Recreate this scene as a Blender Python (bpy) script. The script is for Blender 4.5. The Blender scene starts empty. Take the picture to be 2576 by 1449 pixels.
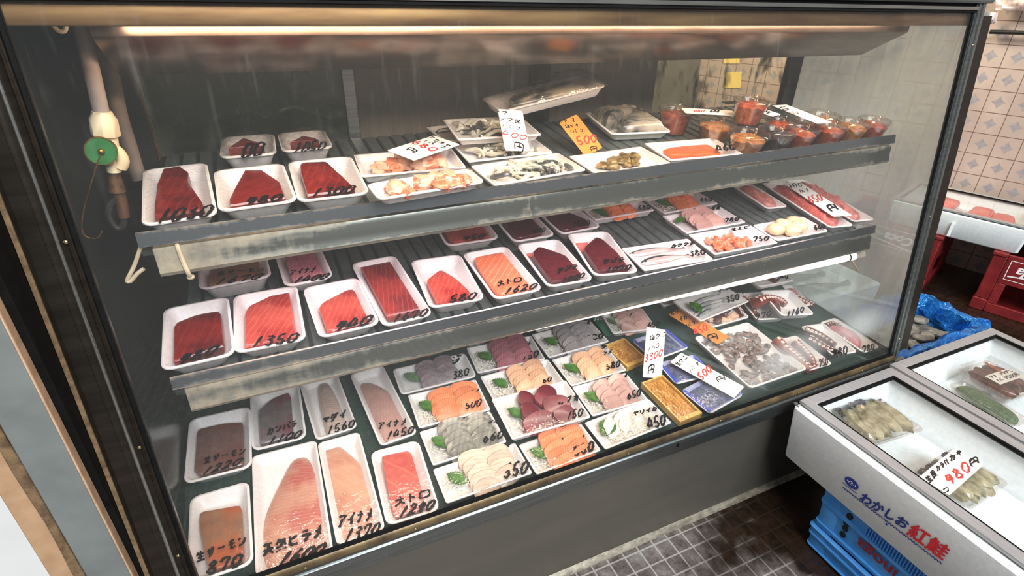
import bpy, math, random
from mathutils import Vector, Matrix, noise
random.seed(7)
D = bpy.data
SC = bpy.context.scene
COL = SC.collection

# ------------------------------------------------------------------ camera, sky, lamps, exposure
ZO = 0.40                                   # height of the case sill above the floor
FPX, PW, PH = 1390.72, 2576, 1449
YAW, PITCH, ROLL = 0.42990, 0.50220, -0.01480
CAM = Vector((0.2391, -0.7238, 0.9021 + ZO))
_f = Vector((math.sin(YAW)*math.cos(PITCH), math.cos(YAW)*math.cos(PITCH), -math.sin(PITCH)))
_r = Vector((math.cos(YAW), -math.sin(YAW), 0.0))
_d = _f.cross(_r)
_r2 = math.cos(ROLL)*_r + math.sin(ROLL)*_d
_d2 = -math.sin(ROLL)*_r + math.cos(ROLL)*_d
cam = D.cameras.new('camera')
cam.sensor_width = 36.0
cam.lens = FPX / PW * 36.0
cam.clip_start = 0.02
camo = D.objects.new('camera', cam)
COL.objects.link(camo)
m = Matrix.Identity(4)
for i in range(3):
    m[i][0], m[i][1], m[i][2], m[i][3] = _r2[i], -_d2[i], -_f[i], CAM[i]
camo.matrix_world = m
SC.camera = camo

world = D.worlds.new('world')
SC.world = world
world.use_nodes = True
bg = world.node_tree.nodes['Background']
bg.inputs[0].default_value = (0.64, 0.65, 0.66, 1)
bg.inputs[1].default_value = 0.40

def area(name, loc, target, sx, sy, energy, col, spread=180):
    l = D.lights.new(name, 'AREA')
    l.shape = 'RECTANGLE'
    l.size, l.size_y = sx, sy
    l.energy = energy
    l.color = col
    l.spread = math.radians(spread)
    o = D.objects.new(name, l)
    COL.objects.link(o)
    o.location = loc
    dv = (Vector(target) - Vector(loc)).normalized()
    x = Vector((1, 0, 0)) if abs(dv.x) < 0.9 else Vector((0, 1, 0))
    z = -dv
    x = (x - z * x.dot(z)).normalized()
    y = z.cross(x)
    o.matrix_world = Matrix(((x.x, y.x, z.x, loc[0]), (x.y, y.y, z.y, loc[1]), (x.z, y.z, z.z, loc[2]), (0, 0, 0, 1)))
    return o

# daylight from the street on the right, warm market lamps overhead, lamp of the back room
area('daylight', (0.9, -3.6, 3.9), (1.5, -0.2, 0.4), 2.6, 2.0, 400, (0.88, 0.95, 1.0))
area('market_lamp', (0.75, -1.3, 2.9), (0.8, 0.1, 1.2), 1.0, 0.5, 24, (1.0, 0.80, 0.55))
area('wall_lamp', (2.5, 0.5, 2.6), (3.4, 0.8, 0.6), 0.9, 0.4, 6, (1.0, 0.80, 0.72))
area('back_room_lamp', (2.35, 1.35, 1.9), (3.0, 1.9, 0.9), 0.5, 0.5, 45, (1.0, 0.88, 0.62))

SC.view_settings.view_transform = 'Standard'
SC.view_settings.look = 'None'
SC.view_settings.gamma = 1.0
SC.view_settings.use_curve_mapping = False
SC.view_settings.exposure = -0.08
SC.cycles.transparent_max_bounces = 16
SC.cycles.max_bounces = 8

# ------------------------------------------------------------------ geometry of the place
TILT = math.radians(5.4)                    # shelves and deck lean towards the customer
LEAN = 0.1286                               # the front glass leans back
GW, GH = 1.75, 0.892                        # glass width and height
S1 = (0.161, 0.580 + ZO)                    # (y, z) of the front lip of the top shelf
S2 = (0.141, 0.340 + ZO)
DK = (0.0, -0.045 + ZO)                     # deck
UP = Vector((0, -math.sin(TILT), math.cos(TILT)))
BACK = Vector((0, math.cos(TILT), math.sin(TILT)))
EX = Vector((1, 0, 0))
SUNK = 0.030                                # the shelf boards lie this far below the top edge of their front lips
PL = {'S1': Vector((0, S1[0], S1[1] - SUNK + 0.0068)), 'S2': Vector((0, S2[0], S2[1] - SUNK + 0.0068)), 'D': Vector((0, DK[0], DK[1] + 0.001))}

def ray(p):
    return _f + _r2 * ((p[0] - PW/2) / FPX) + _d2 * ((p[1] - PH/2) / FPX)
def hit(p, pt, n):                          # where the line of sight through p meets a plane of the place
    r = ray(p)
    return CAM + r * ((Vector(pt) - CAM).dot(n) / r.dot(n))
def on_y(p, y): return hit(p, (0, y, 0), Vector((0, 1, 0)))
def on_x(p, x): return hit(p, (x, 0, 0), Vector((1, 0, 0)))
def on_z(p, z): return hit(p, (0, 0, z), Vector((0, 0, 1)))
CR = {'A': (300, 300, 3.8136), 'C': (860, 200, 4.0258), 'D': (1400, 180, 2.862), 'E': (360, 600, 4.0259), 'F': (860, 540, 4.528),
      'G': (1240, 460, 4.2625), 'H': (1580, 420, 3.788), 'I': (400, 900, 2.64), 'J': (780, 880, 3.2935), 'K': (1160, 760, 3.622),
      'L': (1480, 680, 3.3895), 'M': (1600, 650, 3.903), 'O': (1950, 850, 2.4185), 'P': (0, 0, 1), 'R': (2180, 420, 3.018), 'S': (1640, 200, 4.025)}
def px(c, *v):
    x0, y0, s = CR[c]
    return [(x0 + v[i]/s, y0 + v[i+1]/s) for i in range(0, len(v), 2)]

# ------------------------------------------------------------------ materials
def lin(h):
    h = h.lstrip('#')
    out = []
    for i in (0, 2, 4):
        c = int(h[i:i+2], 16) / 255
        out.append(c/12.92 if c <= 0.04045 else ((c+0.055)/1.055)**2.4)
    return (*out, 1)
MATS = {}
class NT:
    def __init__(s, name):
        s.m = D.materials.new(name)
        s.m.use_nodes = True
        s.t = s.m.node_tree
        s.t.nodes.clear()
        s.out = s.n('ShaderNodeOutputMaterial')
    def n(s, typ, **kw):
        nd = s.t.nodes.new(typ)
        for k, v in kw.items():
            if k.startswith('i_'):
                nd.inputs[k[2:].replace('_', ' ')].default_value = v
            else:
                setattr(nd, k, v)
        return nd
    def l(s, a, b): s.t.links.new(a, b)
    def math(s, op, a, b=None):
        nd = s.n('ShaderNodeMath', operation=op)
        for i, v in enumerate((a, b)):
            if v is None: continue
            if hasattr(v, 'links') or hasattr(v, 'is_linked'): s.l(v, nd.inputs[i])
            else: nd.inputs[i].default_value = v
        return nd.outputs[0]
    def ramp(s, fac, stops):
        nd = s.n('ShaderNodeValToRGB')
        el = nd.color_ramp.elements
        while len(el) < len(stops): el.new(0.5)
        for e, (p, c) in zip(el, stops):
            e.position = p
            e.color = c if len(c) == 4 else (*c, 1)
        s.l(fac, nd.inputs[0])
        return nd.outputs[0]
    def noise(s, scale, detail=3.0, rough=0.55, vec=None, dist=0.0):
        nd = s.n('ShaderNodeTexNoise')
        nd.inputs['Scale'].default_value = scale
        nd.inputs['Detail'].default_value = detail
        nd.inputs['Roughness'].default_value = rough
        nd.inputs['Distortion'].default_value = dist
        if vec is None: vec = s.coord()
        s.l(vec, nd.inputs['Vector'])
        return nd.outputs[0]
    def coord(s, scale=None):
        tc = s.n('ShaderNodeTexCoord')
        if scale is None: return tc.outputs['Object']
        mp = s.n('ShaderNodeMapping')
        mp.inputs['Scale'].default_value = scale
        s.l(tc.outputs['Object'], mp.inputs[0])
        return mp.outputs[0]
    def mixc(s, fac, a, b):
        nd = s.n('ShaderNodeMix', data_type='RGBA')
        for i, v in ((0, fac), (6, a), (7, b)):
            if hasattr(v, 'is_linked'): s.l(v, nd.inputs[i])
            else: nd.inputs[i].default_value = v
        return nd.outputs[2]
    def bump(s, h, strength=0.3, dist=0.002):
        nd = s.n('ShaderNodeBump')
        nd.inputs['Strength'].default_value = strength
        nd.inputs['Distance'].default_value = dist
        s.l(h, nd.inputs['Height'])
        return nd.outputs[0]
    def bsdf(s, col, rough=0.5, metal=0.0, normal=None, coat=0.0, emis=None, sss=0.0, spec=None):
        b = s.n('ShaderNodeBsdfPrincipled')
        for k, v in (('Base Color', col), ('Roughness', rough), ('Metallic', metal)):
            if hasattr(v, 'is_linked'): s.l(v, b.inputs[k])
            else: b.inputs[k].default_value = v
        b.inputs['Coat Weight'].default_value = coat
        b.inputs['Coat Roughness'].default_value = 0.12
        if spec is not None: b.inputs['Specular IOR Level'].default_value = spec
        if normal is not None: s.l(normal, b.inputs['Normal'])
        if emis:
            b.inputs['Emission Color'].default_value = emis[0]
            b.inputs['Emission Strength'].default_value = emis[1]
        if sss:
            b.inputs['Subsurface Weight'].default_value = sss
            b.inputs['Subsurface Radius'].default_value = (0.01, 0.005, 0.004)
            b.inputs['Subsurface Scale'].default_value = 0.5
        return b.outputs[0]
    def done(s, sh):
        s.l(sh, s.out.inputs[0])
        MATS[s.m.name] = s.m
        return s.m

def schlick(t, r0, normal=None):
    """mirror share that is the same from both faces of a pane"""
    g = t.n('ShaderNodeNewGeometry')
    d = t.n('ShaderNodeVectorMath', operation='DOT_PRODUCT')
    t.l(g.outputs['Incoming'], d.inputs[0]); t.l(normal if normal is not None else g.outputs['Normal'], d.inputs[1])
    c = t.math('SUBTRACT', 1.0, t.math('ABSOLUTE', d.outputs['Value']))
    return t.math('ADD', r0, t.math('MULTIPLY', t.math('POWER', c, 5.0), 1 - r0))

def plain(name, c1, c2=None, scale=40, rough=0.5, metal=0.0, bump=0.0, coat=0.0, lo=0.35, hi=0.65, stretch=None, emis=None, spec=None, detail=3.0):
    t = NT(name)
    vec = t.coord(stretch) if stretch else None
    n = t.noise(scale, detail, vec=vec)
    col = t.ramp(n, [(lo, lin(c1)), (hi, lin(c2 or c1))])
    nm = t.bump(n, bump) if bump else None
    return t.done(t.bsdf(col, rough, metal, nm, coat, emis, spec=spec))

def flesh(name, c1, c2, line=None, scale=26, width=0.06, direction='X', rot=0.0, distort=2.0, noise_scale=45, rough=0.32, dark=None, strength=1.0):
    """fish meat: mottled colour with pale bands of fat running through it"""
    t = NT(name)
    co = t.n('ShaderNodeTexCoord').outputs['Object']
    mp = t.n('ShaderNodeMapping')
    mp.inputs['Rotation'].default_value = (0, 0, rot)
    t.l(co, mp.inputs[0])
    n = t.noise(noise_scale, 4.0, vec=mp.outputs[0])
    col = t.ramp(n, [(0.3, lin(c1)), (0.7, lin(c2))])
    if dark:
        n2 = t.noise(14, 2.0, vec=mp.outputs[0])
        f2 = t.ramp(n2, [(0.45, (0, 0, 0, 1)), (0.62, (1, 1, 1, 1))])
        col = t.mixc(f2, col, lin(dark))
    h = n
    if line:
        w = t.n('ShaderNodeTexWave', wave_type='BANDS', bands_direction=direction)
        w.inputs['Scale'].default_value = scale
        w.inputs['Distortion'].default_value = distort
        w.inputs['Detail'].default_value = 2.5
        w.inputs['Detail Scale'].default_value = 1.0
        t.l(mp.outputs[0], w.inputs[0])
        fac = t.ramp(w.outputs[1], [(1 - width*1.5, (0, 0, 0, 1)), (1 - width*0.2, (strength*.30, strength*.30, strength*.30, 1))])
        col = t.mixc(fac, col, lin(line))
        h = w.outputs[1]
    oi = t.n('ShaderNodeObjectInfo')
    hv = t.n('ShaderNodeHueSaturation')
    t.l(t.math('ADD', 0.82, t.math('MULTIPLY', oi.outputs['Random'], 0.36)), hv.inputs['Value'])
    t.l(col, hv.inputs['Color'])
    nm = t.bump(h, 0.09, 0.001)
    return t.done(t.bsdf(hv.outputs[0], rough, 0.0, nm, 0.25))

def clear(name, fac=0.10, rough=0.06, crinkle=0.0, tint='#ffffff', milky=0.0, cscale=55, milk='#dfe6e6', stretch=None):
    """wrap, cups and panes: see-through with a fresnel shine, a little milk for fog or a painted reflection"""
    t = NT(name)
    tr = t.n('ShaderNodeBsdfTransparent')
    tr.inputs[0].default_value = lin(tint)
    gl = t.n('ShaderNodeBsdfGlossy')
    gl.inputs['Roughness'].default_value = rough
    nb = None
    if crinkle:
        n = t.noise(cscale, 2.0, vec=t.coord(stretch) if stretch else None, dist=1.5)
        nb = t.bump(n, crinkle, 0.004)
        t.l(nb, gl.inputs['Normal'])
    f = t.math('ADD', schlick(t, 0.02, nb), fac * 0.3)
    mx = t.n('ShaderNodeMixShader')
    t.l(f, mx.inputs[0]); t.l(tr.outputs[0], mx.inputs[1]); t.l(gl.outputs[0], mx.inputs[2])
    sh = mx.outputs[0]
    if milky:
        df = t.n('ShaderNodeBsdfDiffuse')
        df.inputs[0].default_value = lin(milk)
        m2 = t.n('ShaderNodeMixShader')
        if crinkle:
            t.l(t.math('MULTIPLY', t.ramp(n, [(0.35, (0, 0, 0, 1)), (0.75, (1, 1, 1, 1))]), milky), m2.inputs[0])
        else:
            m2.inputs[0].default_value = milky
        t.l(sh, m2.inputs[1]); t.l(df.outputs[0], m2.inputs[2])
        sh = m2.outputs[0]
    return t.done(sh)

plain('foam_white', '#dad3d0', '#e4dedb', 160, 0.42, bump=0.03)
plain('foam_box', '#e2eaec', '#eef2f3', 90, 0.55, bump=0.12, detail=5)
plain('ink_black', '#0a090a', '#121012', 120, 0.6, spec=0.15)
plain('ink_red', '#c22a22', '#d83a30', 120, 0.5)
plain('ink_blue', '#1d2f78', '#27398a', 120, 0.5)
plain('ink_crimson', '#cf1d2b', '#d92a34', 120, 0.5)
plain('ink_white', '#e8e4e4', '#f6f2f2', 120, 0.5)
plain('ink_maroon', '#6e1a26', '#82222e', 120, 0.5)
plain('card_white', '#e9e4da', '#f3efe8', 30, 0.7)
plain('card_orange', '#c8782c', '#d88a3c', 20, 0.65)
plain('card_green', '#1c5c40', '#226a4c', 20, 0.6)
flesh('tuna_red', '#641414', '#86241e', '#a04434', 20, 0.10, 'X', 0.3, 6, 60, dark='#561014', strength=0.6)
flesh('tuna_bright', '#a8151a', '#c02a24', '#cc5040', 16, 0.08, 'X', 0.5, 3, 40, strength=0.6)
flesh('tuna_back', '#6e1416', '#92261f', '#a84a38', 14, 0.06, 'X', 0.8, 5, 30, dark='#80201e', strength=0.4)
flesh('tuna_pink', '#a63c34', '#bd5a4a', '#d68c74', 30, 0.06, 'X', 0.45, 3.5, 22, dark='#98302c', strength=0.8)
flesh('tuna_striped', '#7c2424', '#94342e', '#b8684e', 34, 0.06, 'X', 0.25, 2.5, 25, dark='#682026', strength=1.0)
flesh('toro', '#d06648', '#da7a58', '#efb491', 24, 0.07, 'X', 0.75, 3.0, 25, strength=1.3)
flesh('toro_pink', '#bc5048', '#c86658', '#d8937c', 8, 0.05, 'X', -0.7, 1.5, 60, strength=0.9)
flesh('whale', '#42141c', '#5a2026', '#70343a', 60, 0.10, 'Y', 0.6, 5, 90, strength=0.4)
flesh('salmon', '#d65a2c', '#e4743c', '#f0aa7c', 48, 0.16, 'X', 0.35, 2.0, 35)
flesh('salmon_skin', '#8a6048', '#a47454', '#b08a6c', 70, 0.12, 'Y', 0.4, 9, 40, dark='#b05a34', strength=0.5)
flesh('salmon_skin_dark', '#5c4440', '#7a5a50', '#8c7064', 60, 0.12, 'Y', 0.1, 4, 60, dark='#6a4038', strength=0.5)
flesh('flounder', '#cc9078', '#d6a088', '#e8c4b0', 40, 0.12, 'Y', 0.1, 6, 18, dark='#c06a5e', strength=0.8)
flesh('greenling', '#be8a70', '#ca9c82', '#d8b49c', 20, 0.12, 'Y', 0.9, 7, 18, dark='#b47c66', strength=0.5)
flesh('bream_striped', '#b49c90', '#c8b4a6', '#7c3a40', 42, 0.30, 'Y', 0.2, 3, 30)
flesh('amberjack_dark', '#5a5450', '#74686a', '#8a7c7c', 50, 0.15, 'Y', 0, 4, 40, dark='#6c3a40', strength=0.5)
flesh('slice_pink', '#d8a898', '#e2baa8', '#c06a60', 30, 0.10, 'Y', 0.2, 3, 40, strength=0.6)
flesh('slice_peach', '#c89470', '#d2a684', '#e2c4a8', 40, 0.16, 'X', 0.5, 2, 40)
flesh('slice_orange', '#cc6a40', '#d67e52', '#e8ae88', 60, 0.18, 'X', 0.4, 2, 40)
flesh('slice_white', '#bca694', '#ccb6a2', '#b07c6c', 30, 0.14, 'Y', 0.1, 3, 40, strength=1.0)
flesh('slice_grey', '#7e7878', '#989090', '#b8b2b0', 60, 0.2, 'X', 0.2, 3, 60)
flesh('slice_mauve', '#8a4a54', '#a0626a', '#c48c8c', 50, 0.14, 'X', 0.3, 3, 40)
flesh('slice_rose', '#b48a80', '#c49c90', '#a06058', 40, 0.12, 'X', 0.3, 3, 40, strength=0.5)
flesh('bonito', '#6a2630', '#82363e', '#4c141e', 30, 0.14, 'X', 0.5, 3, 40, dark='#5a1a26', strength=0.6)
flesh('saba', '#6a6860', '#8c887c', '#24282a', 26, 0.35, 'X', 0.5, 4, 30)
flesh('squid_white', '#d8d8c8', '#e8e6d8', '#c8c0a8', 40, 0.1, 'X', 0, 3, 30, strength=0.4)
flesh('aji_grey', '#6e5e62', '#86767a', '#a89c9e', 60, 0.2, 'X', 0.6, 3, 60)
plain('squid_strip', '#b8b2a0', '#dcd8c8', 60, 0.3, coat=0.4)
plain('squid_skin', '#34363a', '#5a5a58', 60, 0.3, coat=0.4)
plain('clam_orange', '#c8603c', '#e09a78', 60, 0.3, bump=0.4, coat=0.4)
plain('clam_pale', '#dca488', '#ecc4a8', 50, 0.3, bump=0.3, coat=0.4)
plain('whelk_brown', '#5c4c28', '#a88c58', 90, 0.35, bump=0.4, coat=0.3)
plain('shrimp', '#e0643c', '#f09a74', 60, 0.28, bump=0.2, coat=0.5)
plain('scallop', '#e0bc90', '#ecd0a8', 50, 0.35, bump=0.2, coat=0.3)
plain('minced_tuna', '#a84444', '#cc7464', 140, 0.4, bump=0.8, coat=0.2, detail=6)
plain('minced_pale', '#b05c54', '#cc8478', 140, 0.4, bump=0.8, coat=0.2, detail=6)
plain('octopus_red', '#5c1c1a', '#8a3428', 60, 0.32, bump=0.3, coat=0.4)
plain('octopus_dark', '#3c181c', '#602a28', 60, 0.32, bump=0.3, coat=0.4)
plain('octopus_pink', '#a85058', '#cc8484', 30, 0.35, coat=0.3)
plain('sucker', '#d8b8a8', '#e8d0c4', 80, 0.4)
plain('squid_small', '#45302a', '#7c5c4e', 70, 0.3, bump=0.6, coat=0.4)
plain('oyster', '#6c6648', '#b2aa8a', 34, 0.3, bump=0.3, coat=0.5)
plain('oyster_frill', '#2a2830', '#57525a', 70, 0.4, bump=0.4)
plain('oyster_pale', '#c8a078', '#e0c4a0', 60, 0.35)
plain('fish_silver', '#9ca0a4', '#d0ccc4', 40, 0.22, 0.35, coat=0.4)
plain('fish_back', '#1c2428', '#3c444a', 60, 0.28, 0.2, coat=0.4)
plain('fish_pink', '#c0a09a', '#d2b8b0', 40, 0.25, 0.1, coat=0.4)
plain('fish_eye', '#0c0c0c', '#1a1a1a', 60, 0.1)
plain('mackerel_skin', '#3a4042', '#b4a894', 13, 0.3, 0.15, coat=0.4, stretch=(1, 3, 1), lo=0.42, hi=0.58)
plain('shiso', '#2c5418', '#4a7a2a', 60, 0.5, bump=0.3)
plain('radish', '#dcd8c4', '#ece8d8', 60, 0.4)
plain('uni', '#a8742c', '#c8944a', 60, 0.4, bump=0.6, coat=0.2)
plain('light_wood', '#c89848', '#dcb468', 30, 0.55, stretch=(4, 1, 1), bump=0.1)
plain('kimchi_orange', '#8a3418', '#c85828', 70, 0.35, bump=0.8, coat=0.3)
plain('kimchi_red', '#7c2c18', '#b4552e', 70, 0.35, bump=0.8, coat=0.3)
plain('kimchi_tan', '#8c5428', '#bc8448', 70, 0.35, bump=0.8, coat=0.3)
plain('squid_ink', '#1c1418', '#34242a', 70, 0.3, bump=0.6, coat=0.3)
plain('seaweed', '#2c4a30', '#55704a', 150, 0.5, bump=0.8, detail=6)
plain('brown_fish', '#3a2420', '#6c4438', 60, 0.35, bump=0.4, coat=0.3)
plain('tuna_slab', '#d86058', '#e88478', 20, 0.4)
clear('wrap', 0.12, 0.06, 0.35)
clear('wrap_fogged', 0.12, 0.10, 0.35, milky=0.26, cscale=30)
clear('wrap_loose', 0.22, 0.08, 0.5, cscale=30, milky=0.14, milk='#e8e0d4')
clear('wrap_blue', 0.30, 0.10, 0.6, tint='#e4ebff', cscale=30, milky=0.2, milk='#8890c8')
clear('cup_plastic', 0.22, 0.05, 0.25, tint='#f8f5f2', cscale=20, milky=0.03)

plain('steel', '#767c7c', '#8e9290', 30, 0.32, 0.9, stretch=(0.3, 6, 6))
plain('steel_dark', '#2e2924', '#3a342e', 20, 0.32, 0.7, stretch=(0.4, 3, 3))
plain('steel_panel', '#6b675f', '#726d64', 5, 0.42, 0.6, stretch=(0.6, 2, 3))
plain('steel_bright', '#a0a09c', '#b4b2ac', 30, 0.22, 0.95, stretch=(0.3, 4, 4))
plain('galvanised', '#363f39', '#454d46', 12, 0.24, 0.6)
plain('gasket', '#070707', '#0e0e0e', 60, 0.7, spec=0.15)
plain('brown_seal', '#4e4030', '#7c684a', 14, 0.42, 0.5, stretch=(1.5, 1, 1))
plain('screw_brass', '#b09868', '#d8c49a', 60, 0.25, 0.9)
plain('black_plate', '#1e211f', '#2a2d2b', 40, 0.5)
plain('mat_grey', '#565c5a', '#666c6a', 60, 0.34, 0.3)
plain('mat_green', '#12241e', '#1c3a30', 260, 0.7, bump=0.5)
plain('canopy_steel', '#5c4e46', '#74665e', 14, 0.24, 0.9, stretch=(0.6, 2, 4))
plain('pvc', '#8c7e78', '#a89a90', 20, 0.5)
plain('pvc_cream', '#cbb892', '#dcccaa', 20, 0.5, bump=0.1)
plain('pipe_lagging', '#6a6058', '#807468', 30, 0.7, bump=0.2)
plain('valve_green', '#0e5522', '#15662c', 90, 0.7)
plain('brass', '#8a6834', '#b89050', 40, 0.3, 0.9)
plain('rusty', '#3a2a1e', '#6a4c34', 60, 0.6, 0.5, bump=0.3)
plain('rubber_dark', '#181614', '#26221e', 60, 0.6)
plain('cable_cream', '#bca88c', '#cdbb9f', 60, 0.55)
plain('tube_glass', '#f4f0ec', '#ffffff', 60, 0.4, emis=((1, 0.93, 0.88, 1), 1.6))
plain('tube_cap', '#8c8478', '#a89c8c', 40, 0.4)
plain('paint_grey', '#6c706e', '#787c7a', 14, 0.5)
plain('paint_peach', '#a88464', '#b89474', 30, 0.6)
plain('sealant_brown', '#54402c', '#7c6448', 60, 0.7, bump=0.5)
plain('beige_strip', '#a4846a', '#bc9a7e', 60, 0.5)
plain('black_bar', '#0c0a0c', '#181416', 40, 0.4)
plain('bag_film', '#c8b4b0', '#dccac6', 30, 0.5)
plain('crate_blue', '#3a86d0', '#4c98de', 20, 0.42, bump=0.05)
plain('crate_red', '#6c1c20', '#862628', 20, 0.42)
plain('crate_dark', '#0a0a0c', '#121214', 20, 0.7)
plain('ice', '#dfe8ea', '#f0f6f6', 60, 0.5, bump=0.5, detail=5)
plain('clam_shell', '#5a554c', '#8a8478', 40, 0.45, bump=0.4)

def mat_rail(name, steel, edge, end):
    t = NT(name)                            # brushed steel with a dried tide mark of splashes along its edges and left end
    tc = t.n('ShaderNodeTexCoord')
    g = t.n('ShaderNodeSeparateXYZ'); t.l(tc.outputs['Generated'], g.inputs[0])
    n1 = t.noise(7, 5, 0.68, t.coord((0.5, 1, 2.4)))
    n2 = t.noise(70, 3, 0.6, t.coord((1, 1, 0.15)))
    n = t.math('ADD', t.math('MULTIPLY', n1, 0.8), t.math('MULTIPLY', n2, 0.3))
    c = t.math('ABSOLUTE', t.math('SUBTRACT', g.outputs[2], 0.55))
    e = t.math('MULTIPLY', t.math('MULTIPLY', c, c), edge)
    l = t.math('MULTIPLY', t.math('MAXIMUM', t.math('SUBTRACT', 0.30, g.outputs[0]), 0.0), end)
    fac = t.ramp(t.math('ADD', t.math('ADD', n, e), l), [(0.70, (0, 0, 0, 1)), (0.90, (0.85, 0.85, 0.85, 1))])
    dirt = t.ramp(t.noise(30, 5, 0.7), [(0.3, lin('#75685a')), (0.7, lin('#b0a288'))])
    col = t.mixc(fac, lin(steel), dirt)
    met = t.math('SUBTRACT', 0.9, t.math('MULTIPLY', fac, 0.8))
    ro = t.math('ADD', 0.26, t.math('MULTIPLY', fac, 0.4))
    return t.done(t.bsdf(col, ro, met))
mat_rail('rail_steel', '#85867f', 1.2, 0.7)
mat_rail('lip_steel', '#84878a', 0.9, 0.25)
clear('wrap_sheen', 0.55, 0.10, 0.3, milky=0.42, milk='#5e5a54')  # grey milk paints the dark background mirrored in the film
plain('rail_reflected_gold', '#6a4c30', '#94744a', 9, 0.36, 0.85, stretch=(0.5, 4, 4))  # gold reflection of the lamps put into the header's colour

def mat_front_glass():
    t = NT('front_glass')                   # clear pane; milky patches paint the white box's reflection, faint streaks near the top
    tr = t.n('ShaderNodeBsdfTransparent')
    gl = t.n('ShaderNodeBsdfGlossy'); gl.inputs['Roughness'].default_value = 0.02
    fr = schlick(t, 0.034)
    mx = t.n('ShaderNodeMixShader')
    t.l(fr, mx.inputs[0]); t.l(tr.outputs[0], mx.inputs[1]); t.l(gl.outputs[0], mx.inputs[2])
    co = t.coord()
    refl_fog = None
    for (cx, cz, rx, rz, amp) in ((1.36, 0.10, 0.13, 0.06, 0.34), (1.58, 0.12, 0.10, 0.05, 0.34), (1.20, 0.07, 0.16, 0.05, 0.12)):
        mp = t.n('ShaderNodeMapping', vector_type='POINT')
        mp.inputs['Location'].default_value = (-cx/rx, 0, -cz/rz)
        mp.inputs['Scale'].default_value = (1/rx, 0.0, 1/rz)
        t.l(co, mp.inputs[0])
        ln = t.n('ShaderNodeVectorMath', operation='LENGTH'); t.l(mp.outputs[0], ln.inputs[0])
        g = t.n('ShaderNodeMapRange', interpolation_type='SMOOTHSTEP')
        g.inputs[1].default_value = 1.25; g.inputs[2].default_value = 0.0; g.inputs[3].default_value = 0.0; g.inputs[4].default_value = amp
        t.l(ln.outputs['Value'], g.inputs[0])
        refl_fog = g.outputs[0] if refl_fog is None else t.math('ADD', refl_fog, g.outputs[0])
    n = t.noise(16, 3, 0.6, co)
    refl_fog = t.math('MULTIPLY', refl_fog, t.math('ADD', 0.45, t.math('MULTIPLY', n, 1.0)))
    st = t.noise(70, 2, 0.6, t.coord((1, 1, 0.06)))
    sp = t.n('ShaderNodeSeparateXYZ'); t.l(co, sp.inputs[0])
    hi = t.n('ShaderNodeMapRange'); hi.inputs[1].default_value = 0.55; hi.inputs[2].default_value = 0.86; t.l(sp.outputs[2], hi.inputs[0])
    st2 = t.math('MULTIPLY', t.ramp(st, [(0.6, (0, 0, 0, 1)), (0.8, (0.05, 0.05, 0.05, 1))]), hi.outputs[0])
    refl_fog = t.math('ADD', refl_fog, t.math('ADD', st2, 0.015))
    df = t.n('ShaderNodeBsdfDiffuse'); df.inputs[0].default_value = lin('#e2e8e6')
    tl = t.n('ShaderNodeBsdfTranslucent'); tl.inputs[0].default_value = lin('#e2e8e6')
    m0 = t.n('ShaderNodeMixShader'); m0.inputs[0].default_value = 0.5
    t.l(df.outputs[0], m0.inputs[1]); t.l(tl.outputs[0], m0.inputs[2])
    m2 = t.n('ShaderNodeMixShader')
    t.l(refl_fog, m2.inputs[0]); t.l(mx.outputs[0], m2.inputs[1]); t.l(m0.outputs[0], m2.inputs[2])
    return t.done(m2.outputs[0])
mat_front_glass()

def mat_fog_pane(name, base, streak, col, tint='#e8f0ee', scale=30, lo=0.45, hi=0.62, dirx=(1, 1, 0.12), amp=1.0):
    t = NT(name)                            # misted pane with runs of water, or blotches of painted reflection
    tr = t.n('ShaderNodeBsdfTransparent'); tr.inputs[0].default_value = lin(tint)
    gl = t.n('ShaderNodeBsdfGlossy'); gl.inputs['Roughness'].default_value = 0.05
    fr = schlick(t, 0.02)
    mx = t.n('ShaderNodeMixShader')
    t.l(fr, mx.inputs[0]); t.l(tr.outputs[0], mx.inputs[1]); t.l(gl.outputs[0], mx.inputs[2])
    n = t.noise(scale, 4, 0.6, t.coord(dirx), 0.6)
    n2 = t.noise(6, 3, 0.6)
    f = t.ramp(t.math('ADD', t.math('MULTIPLY', n, 0.6), t.math('MULTIPLY', n2, 0.4)), [(lo, (0, 0, 0, 1)), (hi, (amp, amp, amp, 1))])
    f = t.math('ADD', t.math('MULTIPLY', f, streak), base)
    df = t.n('ShaderNodeBsdfDiffuse'); df.inputs[0].default_value = lin(col)
    tl = t.n('ShaderNodeBsdfTranslucent'); tl.inputs[0].default_value = lin(col)
    m0 = t.n('ShaderNodeMixShader'); m0.inputs[0].default_value = 0.5
    t.l(df.outputs[0], m0.inputs[1]); t.l(tl.outputs[0], m0.inputs[2])
    m2 = t.n('ShaderNodeMixShader')
    t.l(f, m2.inputs[0]); t.l(mx.outputs[0], m2.inputs[1]); t.l(m0.outputs[0], m2.inputs[2])
    return t.done(m2.outputs[0])
mat_fog_pane('pane_dark', 0.06, 0.55, '#8a9484', '#8a948a', 7, 0.46, 0.58, (1, 1, 0.7))  # pale blotches paint reflections and back-room glimpses into the pane
mat_fog_pane('pane_grey', 0.62, 0.25, '#9a948c', '#c8c4b8')
mat_fog_pane('pane_streaked', 0.05, 0.75, '#4a4a42', '#f0ece0', 15, 0.53, 0.60, (1, 1, 0.35))
mat_fog_pane('pane_side', 0.42, 0.40, '#e4ecea', '#f0f6f6', 14, 0.40, 0.68)

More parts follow.
